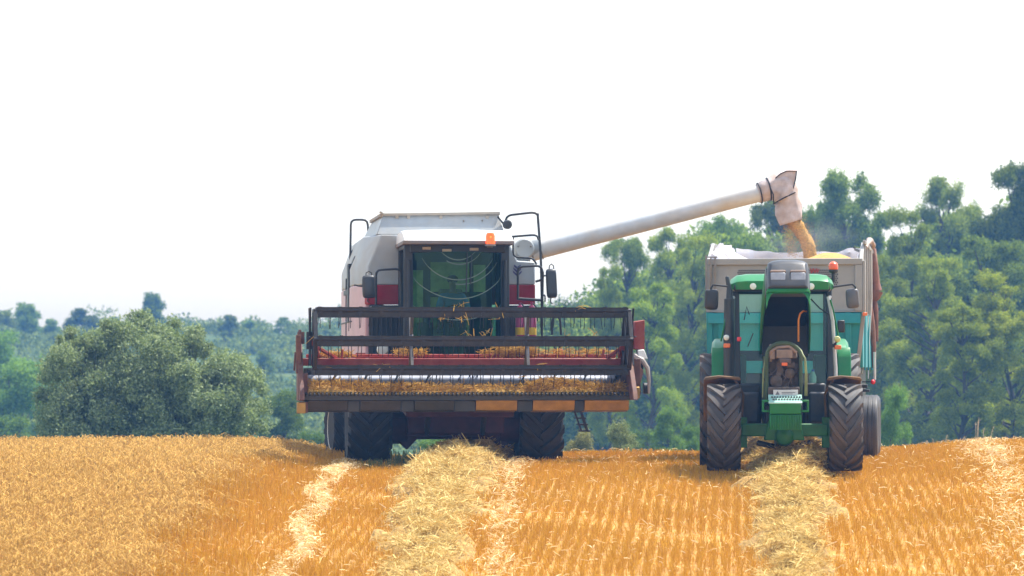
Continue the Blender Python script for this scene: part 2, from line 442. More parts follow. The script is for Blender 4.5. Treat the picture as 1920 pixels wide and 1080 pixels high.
def scatter(n, rng, y0=38.0, y1=74.0):
    """points over the visible wedge, density even on the ground"""
    y = np.sqrt(rng.uniform(y0*y0, y1*y1, n)); x = rng.uniform(-1,1,n)*(y*.152*1.28+.6)
    return x, y

CROP_X = -4.25
def crop_edge(y): return CROP_X + .62*sstep(59.2,60.6,y) + .16*np.sin(y*1.1) + .10*np.sin(y*3.1) + .07*np.sin(y*7.7) - .006*(y-55)

def build_crop():
    rng = np.random.default_rng(11)
    x, y = scatter(480000, rng, 38, 74)
    dns = .62 + .3*wave(x, y, 1.7, .5)
    k = (x < crop_edge(y)+np.where(y<59,1,.3)*rng.normal(-.1,.28,len(x))) & (rng.uniform(0,1,len(x)) < dns+.25)
    # the drill rows
    u = x - .05*(y-54); row = .5+.5*np.cos(u*2*math.pi/.17)
    k &= rng.uniform(0,1,len(x)) < .35+.65*row
    x, y = x[k], y[k]; n = len(x)
    print('crop stalks', n)
    z = ground_h(x, y)
    h = rng.normal(.40,.05,n)*(1-.45*np.exp(-np.maximum(crop_edge(y)-x,0)/.5))*(1+.07*wave(x,y,.8,2)); az = rng.uniform(0,2*math.pi,n); ln = np.abs(rng.normal(.07,.06,n))
    dx, dy = np.cos(az), np.sin(az)
    P = np.zeros((n,5,3))
    base = np.stack([x,y,z],1)
    for i,(t,o,zz) in enumerate([(0,0,0),(.5,.3,.52),(.93,.9,.95),(1,1.5,1.03),(1,2.5,.97)]):
        P[:,i] = base + np.stack([dx*ln*o, dy*ln*o, h*zz],1)
    P[:,4,2] -= rng.uniform(0,.05,n)
    w = np.tile(np.array([.006,.006,.007,.0135,.005]), (n,1))*rng.uniform(.8,1.3,n)[:,None]
    a2 = rng.uniform(0,2*math.pi,n); side = np.stack([np.cos(a2), np.sin(a2)*.5, 0*a2],1)
    V, Fc = strips(P, w, side)
    o = link('standing_grain_crop', np_mesh('standing_grain_crop', V, Fc, WHEAT))
    tag(o, 'ripe tan grain crop still standing on the left of the field', 'crop', kind='stuff')

def build_stubble():
    rng = np.random.default_rng(12)
    x, y = scatter(1300000, rng, 38, 73.5)
    u = x - .062*(y-54)
    row = .5+.5*np.cos((u+.010*np.sin(y*.7+u*1.9)+.006*np.sin(y*2.9+u*5))*2*math.pi/.16)
    k = (x > crop_edge(y)-.5) & (rng.uniform(0,1,len(x)) < np.clip(row,0,1)**1.1*(.62+.35*wave(x,y,2.1,3)+.25*wave(x,y,.7,5))+.03)
    for w_ in WR:
        k &= windrow_h(x,y,**w_) < .10
    x, y = x[k], y[k]; n = len(x); x = x + rng.normal(0,.014,n)
    print('stubble', n)
    z = ground_h(x,y)
    edge = 1 + 1.3*np.exp(-np.maximum(x-crop_edge(y),0)/.5)
    h = rng.uniform(.05,.15,n)*edge*(1+.35*wave(x,y,1.3,8)); az = rng.uniform(0,6.283,n); ln = rng.normal(0,.018,n)
    P = np.zeros((n,3,3)); base = np.stack([x,y,z-.01],1)
    P[:,0]=base
    P[:,1]=base+np.stack([np.cos(az)*ln, np.sin(az)*ln, h*.55],1)
    P[:,2]=base+np.stack([np.cos(az)*ln*2.6, np.sin(az)*ln*2.6, h],1)
    w = np.tile(np.array([.010,.009,.006]),(n,1))*rng.uniform(.7,1.4,n)[:,None]
    a2 = rng.uniform(0,6.283,n); side = np.stack([np.cos(a2), np.sin(a2)*.5, 0*a2],1)
    V,Fc = strips(P,w,side)
    o = link('stubble', np_mesh('stubble', V, Fc, STUB))
    tag(o, 'short orange stubble in drill rows across the cut field', 'stubble', kind='stuff')

def lying(x, y, z, rng, L0, L1, wid, tilt=.25):
    n = len(x); az = rng.uniform(0,6.283,n); L = rng.uniform(L0,L1,n); tl = rng.normal(0,tilt,n)
    d = np.stack([np.cos(az)*np.cos(tl), np.sin(az)*np.cos(tl), np.sin(tl)],1)
    c = np.stack([x,y,z],1); bend = rng.normal(0,.06,n)*L
    nrm = np.cross(d, np.array([0,0,1.])); nrm /= np.linalg.norm(nrm,axis=1)[:,None]+1e-9
    P = np.zeros((n,3,3))
    P[:,0]=c-d*L[:,None]/2; P[:,1]=c+nrm*bend[:,None]*.4+np.array([0,0,1.])*np.abs(bend)[:,None]; P[:,2]=c+d*L[:,None]/2
    # never below the ground the straw lies on
    w = np.tile(np.array([.7,1,.7]),(n,1))*wid*rng.uniform(.7,1.4,n)[:,None]
    rot = rng.uniform(0,6.283,n)
    side = nrm*np.cos(rot)[:,None] + np.cross(d,nrm)*np.sin(rot)[:,None]
    return strips(P,w,side)

def build_litter():
    rng = np.random.default_rng(13)
    x, y = scatter(600000, rng, 38, 73)
    pale = np.exp(-((x-swath(535,652,y)-.12*np.sin(y*1.3))/.13)**2)*(1.3+.7*wave(x,y,3.0,1))
    pale2 = np.exp(-((x-swath(925,975,y))/.17)**2)*.6*(.6+.6*wave(x,y,3.3,4))
    edge = np.exp(-((x-swath(1935,1850,y))/.35)**2)*.22
    base = .010+.016*wave(x,y,1.6,6)
    k = (x > crop_edge(y)+.1) & (rng.uniform(0,1,len(x)) < np.clip(base+pale+pale2+edge,0,1))
    x,y = x[k],y[k]; z = ground_h(x,y)+rng.uniform(.03,.17,len(x))
    print('litter', len(x))
    V,Fc = lying(x,y,z,rng,.04,.15,.010,.4)
    o = link('loose_straw', np_mesh('loose_straw', V, Fc, LITTER))
    tag(o, 'bleached loose straw strewn in pale tracks over the stubble', 'straw', kind='stuff')

def build_windrow(p, label, seed):
    rng = np.random.default_rng(seed)
    ys = np.arange(37, 73, .12); ts = np.linspace(-1.15,1.15,26)
    Y = np.repeat(ys[:,None], len(ts), 1); C = swath(p['px0'],p['px1'],Y)
    X = C + ts[None,:]*p['half']*1.15
    H = windrow_h(X,Y,**p)
    Z = ground_h(X,Y) + H - .03
    V = np.stack([X,Y,Z],-1).reshape(-1,3); nx=len(ts)
    i,j = np.meshgrid(np.arange(nx-1),np.arange(len(ys)-1)); b=j*nx+i
    Fc = np.stack([b,b+1,b+nx+1,b+nx],-1).reshape(-1,4)
    # straws lying over it
    n = 110000
    y = np.sqrt(rng.uniform(37.5**2,72.5**2,n)); x = swath(p['px0'],p['px1'],y) + np.clip(rng.normal(0,.48,n),-1.3,1.3)*(.60+.40*sstep(42,61,y))*p['half']
    hh = windrow_h(x,y,**p)
    k = rng.uniform(0,1,n) < np.where(hh>.03,.40+.65*wave(x,y,3.2,p['ph'])+.35*wave(x,y,8,p['ph']+1),.22)
    x,y,hh = x[k],y[k],hh[k]
    z = ground_h(x,y)+hh+rng.uniform(-.03,.07,len(x))
    V2,F2 = lying(x,y,z,rng,.10,.36,.0095,.5)
    me = np_mesh('straw_windrow', np.concatenate([V,V2]), np.concatenate([Fc,F2+len(V)]), [STRAWBED, STRAWP])
    idx = np.concatenate([np.zeros(len(Fc),np.int32), np.ones(len(F2),np.int32)]); me.polygons.foreach_set('material_index', idx)
    o = link('straw_windrow', me); tag(o, label, 'straw windrow', 'swaths of threshed straw', kind='stuff')

STRAWBED = mat('straw_mound', (.34,.20,.05), .9, var=.5, scale=22, bump=1.0, bscale=30)

def build_weeds():
    rng = np.random.default_rng(21)
    def tuft(name, label, px, py, d, n, hh, spread, m, cat):
        c = at(px,py,d); g = float(ground_h(c.x,c.y))
        x = rng.normal(0,spread,n); y = rng.normal(0,spread,n); h = rng.uniform(.5,1,n)*hh
        az = rng.uniform(0,6.283,n); ln = rng.uniform(.02,.25,n)*h
        P = np.zeros((n,4,3)); b = np.stack([x,y,0*x-.02],1); P[:,0]=b
        for i,(o,zz) in enumerate([(.25,.5),(.6,.85),(1,1.0)],1): P[:,i]=b+np.stack([np.cos(az)*ln*o,np.sin(az)*ln*o,h*zz],1)
        w = np.tile(np.array([.009,.009,.012,.006]),(n,1)); side=np.stack([np.ones(n),0*x,0*x],1)
        V,Fc = strips(P,w,side)
        # seed heads / small leaves along the tops
        t = rng.uniform(.55,1,(n,9)); pos = P[:,1][:,None]*(1-t[...,None]) + P[:,3][:,None]*t[...,None] + rng.normal(0,.014,(n,9,3))
        V2,F2 = leaf_quads(pos.reshape(-1,3), .03, rng, .4, .6)
        ob = link(name, np_mesh(name, np.concatenate([V,V2]), np.concatenate([Fc,F2+len(V)]), m), None, (c.x,c.y,g))
        tag(ob, label, cat)
    tuft('grass_tuft','green weedy tuft growing just right of the left drive wheel of the combine',757,850,60.5,70,.42,.13,WEED,'weed')
    tuft('grass_tuft','small weedy tuft in front of the left drive wheel of the combine',705,862,59.5,50,.28,.16,WEED,'weed')
    tuft('wild_oat','pale wild oat stalks standing on the right skyline of the field',1842,820,67,5,.60,.12,OAT,'wild oat')
    tuft('wild_oat','thin wild oat stalks beside the lower right crest, left of the taller ones',1770,838,67,4,.34,.2,OAT,'wild oat')

build_ground()
build_crop()
build_stubble()
build_litter()
build_windrow(WR[0], 'broad pale straw windrow running under the combine towards the camera', 31)
build_windrow(WR[1], 'narrower pale straw windrow running under the green tractor', 32)
build_weeds()
# ------------------------------------------------------------------ trees
def limb_mesh(mb, a, b, r0, r1, rng, wob=.12, n=6):
    a = np.array(a,float); b = np.array(b,float); K=5; L=np.linalg.norm(b-a)
    pts=[]; 
    for i in range(K):
        t=i/(K-1); p=a*(1-t)+b*t
        if 0<i<K-1: p=p+rng.normal(0,wob*L*.25,3)*np.array([1,1,.4])
        pts.append(tuple(p))
    mb.tube(pts,[r0+(r1-r0)*i/(K-1) for i in range(K)],n)

def make_tree(name, lobes, leafsize, per_m2, trunk_h, r0, leafm, rng, flat=.75, aspect=.5, loc=(0,0,0), sub=6, subr=.55, fork=None):
    """lobes: (x,y,z,r) in metres above the tree's foot"""
    root = empty(name, loc)
    cs=[]; rs=[]; ks=[]
    for (x,y,z,r) in lobes:
        for q in range(sub):
            d = rng.normal(size=3); d/=np.linalg.norm(d); d[2]=abs(d[2])*.8-.25
            rr = r*subr*rng.uniform(.7,1.15)
            c = np.array([x,y,z])+d*r*rng.uniform(.45,.8)*np.array([1,1,flat])
            cs.append(c); rs.append(rr); ks.append(max(12,int(per_m2*rr*rr*rng.uniform(.75,1.2))))
    P = cloud(cs,rs,ks,rng,flat)
    V,Fc = leaf_quads(P,leafsize,rng,aspect,.25)
    link('crown', np_mesh('crown',V,Fc,leafm), root)
    mb = MB()
    top = max(l[2] for l in lobes)
    tz = [0,trunk_h*.5,trunk_h,(trunk_h+top)/2,top*.93]
    lean = rng.normal(0,.03*top,(5,2)); lean[0]=0
    cx = np.mean([l[0] for l in lobes]); cy=np.mean([l[1] for l in lobes])
    pts=[(lean[i,0]+cx*(i/4)**1.5, lean[i,1]+cy*(i/4)**1.5, tz[i]-(.3 if i==0 else 0)) for i in range(5)]
    if fork is None: mb.tube(pts,[r0,r0*.8,r0*.65,r0*.4,r0*.12],8)
    for (x,y,z,r) in lobes:
        zz = max(trunk_h*.6, min(z-r*.6, top*.85)); t = min(1,max(0,zz/top)); 
        k = t*4; i=min(3,int(k)); f=k-i
        s = np.array(pts[i])*(1-f)+np.array(pts[i+1])*f
        if fork is not None: s=np.array([rng.normal(0,.15)+fork*np.sign(x)*min(abs(x),1.5)*.3,rng.normal(0,.15),0.])
        limb_mesh(mb,s,(x,y,z+.1*r),r0*.38 if fork is None else r0,r0*.08,rng)
    mb.build('trunk',BARK,root)
    return root

def pine_lobes(rng, H, W, c0=.38, nl=20, lobe=.13):
    out=[]
    for i in range(nl):
        t = rng.uniform(0,1)**.8
        env = W/2*math.sqrt(max(.05,math.sin(math.pi*(.12+.80*t))))
        a = rng.uniform(0,6.283); q = rng.uniform(.25,1.0)**.7*env
        z = H*(c0+(1-c0)*t)-H*lobe*.6
        out.append((q*math.cos(a), q*math.sin(a), z, H*lobe*rng.uniform(.65,1.15)*(1-.25*t)))
    return out

def round_lobes(rng, H, W, nl=16, low=.08):
    out=[]
    for i in range(nl):
        t=rng.uniform(0,1); env=W/2*math.sqrt(max(.08,1-(t*1.02)**2.2))*.82
        a=rng.uniform(0,6.283); q=rng.uniform(.2,1)**.6*env
        out.append((q*math.cos(a),q*math.sin(a),H*(low+.76*t),H*.19*rng.uniform(.75,1.15)))
    return out

def put(src, px, ptop, d, width_px, label, cat, group, Href, Wref, rz, name=None):
    """a copy of a tree stood on the ground at d, its top at row ptop and its crown width_px wide"""
    c = at(px,HOR,d); g = float(ground_h(c.x,d)); top = ZC-(ptop-HOR)/F*d
    o = copy_tree(src)
    if name: o.name = name
    sz = (top-g)/Href; sx = width_px*d/F/Wref
    o.location=(c.x,d,g-.1); o.scale=(sx,sx,sz); o.rotation_euler=(0,0,rz)
    tag(o,label,cat,group); return o

rng = np.random.default_rng(5)
# prototypes are themselves the first tree of their kind
pines=[]
for i in range(6):
    r_=np.random.default_rng(100+i)
    pines.append(make_tree('pine_tree', pine_lobes(r_,15,6.2,[.30,.42,.20,.42,.30,.15][i],[34,28,40,24,32,44][i],[.092,.105,.082,.11,.095,.085][i]), .175, 900, 5.5, .24, PINE if i not in (2,5) else PINEY, r_, 1.0, .42, sub=7))
rounds=[]
for i in range(3):
    r_=np.random.default_rng(200+i)
    rounds.append(make_tree('broadleaf_tree', round_lobes(r_,8,7,18), .20, 460, 1.6, .16, BROAD, r_, .85, .55, sub=6))
bushy = make_tree('olive_bush', round_lobes(np.random.default_rng(301),4,4.4,20,.04), .12, 2200, .4, .09, OLIVE, np.random.default_rng(302), .9, .42, sub=6)

GP='pines of the wood behind the tractor'
spec=[
 # px, top, d, width px, proto, label
 (1592,312,205,135,0,'tall three-headed pine standing clear on the skyline right of the auger spout',.3),
 (1782,318,215,150,2,'broad pine on the skyline halfway between the trailer and the right edge',1.2),
 (1905,292,200,160,0,'tallest pine, cut off by the right edge of the picture',2.2),
 (1712,378,190,130,5,'pale green pine leaning in front of the broad skyline pine',.9),
 (1655,405,225,80,3,'thin open pine in the skyline gap, right of the three-headed pine',2.0),
 (1455,352,215,120,1,'dark pine directly behind the canvas spout of the auger',.1),
 (1528,355,208,90,4,'pine squeezed between the canvas spout and the three-headed pine',2.9),
 (1355,384,212,130,4,'dark pine just below the right half of the auger tube, left of the spout',1.7),
 (1258,416,205,110,2,'light green round-topped pine under the middle of the auger tube',2.5),
 (1172,430,200,95,1,'dark open pine whose upper limbs spread left below the auger tube',.6),
 (1143,488,185,70,5,'short pale pine at the left edge of the wood, below the dark open pine',3.3),
 (1300,430,190,110,5,'pale pine in the middle of the wood, left of the trailer',4.1),
 (1395,430,185,120,0,'dark-limbed pine just behind the left corner of the trailer',3.6),
 (1218,520,172,120,2,'low spreading pine right of the combine header and behind its red shield',5.0),
 (1620,455,178,130,2,'light pine rising directly behind the grain trailer',2.4),
 (1742,470,172,150,5,'large pale pine low on the slope right of the trailer',5.4),
 (1850,420,180,150,4,'dark pine low on the slope, left of the tallest pine',.2),
 (1885,500,160,160,5,'yellowish green pine at the lower right edge of the picture',1.5),
 (1800,560,158,140,2,'small pale pine in front of the wood, midway right of the trailer',3.0),
]
used=set()
for px,top,d,w,k,lab,rz in spec:
    w*=1.32
    if k in used: put(pines[k],px,top,d,w,lab,'pine tree',GP,15,7.2,rz)
    else:
        used.add(k); o=pines[k]
        c=at(px,HOR,d); g=float(ground_h(c.x,d)); tz=ZC-(top-HOR)/F*d
        o.location=(c.x,d,g-.1); s=w*d/F/7.2; o.scale=(s,s,(tz-g)/15); o.rotation_euler=(0,0,rz); tag(o,lab,'pine tree',GP)
GB='broadleaf bushes at the foot of the wood'
bs=[
 (1672,690,120,85,0,'bright green bush right beside the trailer wheel',0),
 (1255,748,130,110,1,'bright green bush between the combine and the tractor',1),
 (1205,760,140,80,2,'green bush just left of the bright bush between the machines',2),
 (1300,775,125,70,0,'small green bush hidden partly by the tractor front wheel',3),
 (532,715,150,150,1,'bright green bush right of the big olive bush, beside the combine header',4),
 (585,760,130,80,2,'low green bush under the left end of the combine header',5),
 (30,640,190,230,0,'green tree at the left edge of the picture',.7),
 (-10,600,230,240,1,'tall green tree cut off by the left edge of the picture',2.2),
 (85,660,205,180,2,'blue-green tree just left of the big olive bush',4.3),
 (20,735,165,170,2,'low green bush at the bottom left edge above the crop',1.3),
 (820,800,120,120,1,'green bush glimpsed under the belly of the combine',3.9),
 (1440,800,115,90,2,'green bush glimpsed under the axle of the tractor',5.2),
 (1075,520,230,130,0,'rounded green tree just right of the right mirror of the combine',2.9),
 (1025,545,240,150,1,'green tree behind the railings on the right of the combine',.4),
]
first=set()
for px,top,d,w,k,lab,rz in bs:
    if k in first: put(rounds[k],px,top,d,w,lab,'bush' if 'bush' in lab else 'tree',GB if 'bush' in lab else 'broadleaf trees in the valley',8,7.4,rz)
    else:
        first.add(k); o=rounds[k]
        c=at(px,HOR,d); g=float(ground_h(c.x,d)); tz=ZC-(top-HOR)/F*d
        o.location=(c.x,d,g-.1); s=w*d/F/7.4; o.scale=(s,s,(tz-g)/8); o.rotation_euler=(0,0,rz)
        tag(o,lab,'bush' if 'bush' in lab else 'tree',GB if 'bush' in lab else 'broadleaf trees in the valley')
# grey-green bush right of the combine
c=at(1168,HOR,92); g=float(ground_h(c.x,92)); o=bushy
o.location=(c.x,92,g-.1); s=115*92/F/4.4; o.scale=(s,s,(ZC-(772-HOR)/F*92-g)/4.0)
tag(o,'grey-green olive bush just right of the right drive wheel of the combine','bush')
o2=put(bushy,1085,790,97,90,'small olive bush hard against the right drive wheel of the combine','bush',None,4,4.4,2.0)

# the big olive clump on the left, lobe by lobe
D=98.0; cx=280
lob=[(118,690,58),(110,765,55),(150,655,48),(185,640,40),(232,628,40),(262,605,30),(200,720,75),(280,700,78),(306,640,42),(345,655,40),(368,634,24),(345,735,80),(400,690,48),(432,706,42),(462,712,36),(470,765,38),(420,765,62),(250,790,65),(150,800,50),(480,805,26),(92,800,32),(330,800,55),(405,812,45),(135,630,24),(255,590,20),(372,622,18),(210,615,22),(452,680,22),(75,745,22),(490,735,18),(320,610,20)]
c=at(cx,HOR,D); g=float(ground_h(c.x,D))
r_=np.random.default_rng(77); L=[]
for (px,py,rp) in lob:
    p=at(px,py,D); r=rp*D/F
    L.append((p.x-c.x, r_.uniform(-.9,.9), p.z-g, r*1.0))
    if rp>35:
        L.append((p.x-c.x+r_.uniform(-.3,.3), r_.uniform(-1.6,-.6), p.z-g-r*.3, r*.7)); L.append((p.x-c.x, 1.2, p.z-g, r*.8))
# down to the foot, out of sight behind the crest
for q in range(14): L.append((r_.uniform(-3.1,3.1), r_.uniform(-1,1), r_.uniform(.6,1.8), .8))
for q in range(30):
    p=at(r_.uniform(95,480),r_.uniform(690,815),D); L.append((p.x-c.x, r_.uniform(-1.9,-.4), p.z-g, r_.uniform(.45,.75)))
for (px,py) in ((255,592),(272,588),(130,622),(158,628),(190,615),(222,610),(300,618),(340,625),(368,612),(385,640),(420,662),(450,668),(470,685),(105,648),(90,685),(240,600),(320,612)):
    for s_ in range(2):
        p=at(px+r_.uniform(-8,8),py+14+s_*10,D); L.append((p.x-c.x, r_.uniform(-.6,.6), p.z-g, .26))
o=make_tree('olive_tree',L,.10,3300,.6,.04,OLIVE,r_,1.15,.42,(c.x,D,g),sub=6,subr=.52,fork=1)
tag(o,'huge spreading grey-green olive clump left of the combine','olive tree')

# trees on the far hill, against the sky
GH='trees on the far hill'
hs=[
 (48,556,365,75,1,'dark tree on the far hill nearest the left edge of the picture',.5),
 (8,572,370,60,4,'low dark tree on the far hill cut by the left edge of the picture',1.5),
 (155,566,360,80,1,'double-crowned tree on the far hill above the left shoulder of the olive clump',3.1),
 (285,536,360,70,3,'tall open tree on the far hill above the top of the olive clump',.3),
 (430,582,355,50,3,'slim tree on the far hill above the right shoulder of the olive clump',2.2),
 (533,588,372,40,1,'small flat tree on the far hill just left of the combine reel',4.0),
 (360,600,372,50,4,'rounded scrub tree on the far hill between the tall open tree and the slim one',5.0),
 (95,590,372,50,0,'bushy tree on the far hill filling the dip right of the leftmost trees',2.0),
 (325,588,362,34,0,'small rounded tree on the far ridge just right of the tall open tree',1.1),
 (468,596,368,38,0,'low bushy tree on the far ridge between the slim tree and the small flat tree',2.6),
 (590,594,360,30,0,'tiny tree on the far ridge at the upper left corner of the reel',3.7),
 (215,585,366,44,0,'round tree on the far ridge between the double-crowned tree and the tall open tree',4.4),
]
hills=[]
for i in range(3):
    r_=np.random.default_rng(400+i); hills.append(make_tree('hill_tree',round_lobes(r_,5,5,[26,18,22][i],.05),.22,460,.7,.10,PINE,r_,.85,.5,sub=6))
first=set()
def hput(k,px,top,d,w,lab,rz,cat='hill tree',group=GH):
    o=put(hills[k],px,top,d,w,lab,cat,group,5,5,rz) if k in first else hills[k]
    if k not in first:
        first.add(k); tmp=put(hills[k],px,top,d,w,lab,cat,group,5,5,rz); o.location=tmp.location; o.scale=tmp.scale; o.rotation_euler=tmp.rotation_euler; tag(o,lab,cat,group)
        for q in list(tmp.children)+[tmp]: bpy.data.objects.remove(q)
for i,(px,top,d,w,k,lab,rz) in enumerate(hs): hput(i%3,px,top,d,w,lab,rz)
hput(0,495,648,300,42,'dark upright cypress-like tree on the slope left of the combine header',1.1)
hput(1,610,600,345,60,'pale tree low on the far hill seen through the combine reel',2.1)

# far masses that nobody could count
def mass(name,label,cat,pts,size,per,m,seed,flat=.8):
    r_=np.random.default_rng(seed); cs=[];rs=[];ks=[]
    for (x,y,z,r) in pts:
        cs.append((x,y,z)); rs.append(r); ks.append(int(per*r*r))
    P=cloud(cs,rs,ks,r_,flat,.4); V,Fc=leaf_quads(P,size,r_,.6,.3)
    o=link(name,np_mesh(name,V,Fc,m)); tag(o,label,cat,kind='stuff')
r_=np.random.default_rng(91); pts=[]
for i in range(2100):
    y=r_.uniform(215,430); x=r_.uniform(-.27,.09)*y; r=r_.uniform(.6,1.7)*(1.9 if r_.uniform()<.10 else 1)
    pts.append((x,y,float(ground_h(x,y))+r*.35,r))
mass('hillside_scrub','hazy green scrub covering the far hillside on the left','scrub',pts,.36,120,SCRUB,92)
pts=[]
for i in range(1150):
    px=r_.uniform(1030,2350); d=r_.uniform(205,262); base=at(px,HOR,d)
    sky=np.interp(px,[1030,1100,1150,1200,1260,1330,1400,1480,1560,1640,1700,1780,1850,1960,2010],[600,590,560,500,480,450,450,430,420,500,470,400,410,370,360])
    zt=ZC-(sky-HOR)/F*d; g=float(ground_h(base.x,d)); r=r_.uniform(1.0,2.2)
    pts.append((base.x,d,g+r_.uniform(.02,1)*(zt-g),r))
mass('far_woodland','blue hazy mass of pine wood filling the slope behind the pines','woodland',pts,.34,150,PINE,93,.75)
# ------------------------------------------------------------------ machines: measured in their own frames
class Frame:
    def __init__(s, x, y, z, yaw):
        s.o = Vector((x,y,z)); s.c = math.cos(yaw); s.s = math.sin(yaw); s.yaw = yaw
    def __call__(s, px, py, ly):
        """point of the machine seen at px,py that lies ly behind its origin"""
        kx = (px-960)/F; kz = -(py-HOR)/F
        # world p = (kx t, t, ZC+kz t); local y = -(x-ox) s + (y-oy) c
        t = (ly - s.o.x*s.s + s.o.y*s.c)/(-kx*s.s + s.c)
        wx, wy, wz = kx*t, t, ZC+kz*t
        dx, dy = wx-s.o.x, wy-s.o.y
        return Vector((dx*s.c+dy*s.s, ly, wz-s.o.z))
    def root(s, name):
        return empty(name, s.o, s.yaw)

def tyre_parts(root, c, R, hw, rim_r, out, lugs=20, lug_h=.05, mt=None, mr=None, name='wheel', n=40, rib=False, steer=0.0):
    """one wheel: tyre with chevron lugs (child) on a dished rim"""
    mt = mt or RUBBER; mr = mr or RIM
    c = Vector(c); r0 = R - lug_h
    w = MB()
    w.lathe([(rim_r*.30,-hw*.5*out),(rim_r*.30,hw*.25*out),(rim_r*.62,hw*.32*out),(rim_r*.92,hw*.72*out),(rim_r*1.0,hw*.86*out),(rim_r*1.02,hw*.80*out),(rim_r*.95,hw*.4*out),(rim_r*.95,-hw*.8*out),(rim_r*.5,-hw*.6*out)], c, 'x', 32)
    w.lathe([(rim_r*.30,hw*.24*out),(rim_r*.30,hw*.36*out),(rim_r*.24,hw*.42*out),(.02,hw*.42*out)], c, 'x', 20)
    for k in range(8):
        q = k*math.pi/4; w.ball(c+Vector((hw*.36*out, rim_r*.45*math.cos(q), rim_r*.45*math.sin(q))), .022, 6)
    wo = w.build(name, mr, root)
    if steer:
        wo.rotation_euler = (0,0,steer); wo.location = c - Matrix.Rotation(steer,3,'Z') @ c
    t = MB()
    t.lathe([(rim_r,-hw*.80),(rim_r+(r0-rim_r)*.35,-hw*.98),(rim_r+(r0-rim_r)*.75,-hw*.99),(r0*.985,-hw*.88),(r0,-hw*.5),(r0,0),(r0,hw*.5),(r0*.985,hw*.88),(rim_r+(r0-rim_r)*.75,hw*.99),(rim_r+(r0-rim_r)*.35,hw*.98),(rim_r,hw*.80)], c, 'x', n*2)
    if rib:
        for x in (-.62,-.22,.22,.62):
            t.lathe([(r0-.01,(x-.14)*hw),(r0+.018,(x-.12)*hw),(r0+.018,(x+.12)*hw),(r0-.01,(x+.14)*hw)], c, 'x', n*2)
    else:
        step = 2*math.pi/lugs; hh = step*.17
        for side in (-1,1):
            for k in range(lugs):
                q0 = k*step + (step/2 if side>0 else 0); secs=[]
                for u in np.linspace(-.06,1.02,7):
                    x = side*u*hw; q = q0 - u*step*1.05 - .25*step*u*u
                    rt = R if u<.85 else R-(u-.85)*.22*R*.5; rb = r0-.015 if u<.85 else r0-.03-(u-.85)*.25*R
                    h2 = hh*(1.0+.35*u)
                    sec=[]
                    for (qq,rr) in ((q-h2*1.25,rb),(q-h2*.8,rt),(q+h2*.8,rt),(q+h2*1.25,rb)):
                        sec.append(c+Vector((x, -rr*math.sin(qq), rr*math.cos(qq))))
                    secs.append(sec)
                t.loft(secs)
    t.build('tyre', mt, wo, ang=30)
    return wo

H_ = Frame(-1.10, 63.3, -.12, math.radians(5.5))
hv = H_.root('combine_harvester')
tag(hv,'white and red combine harvester with raised reel header, unloading through its long side auger','combine harvester')

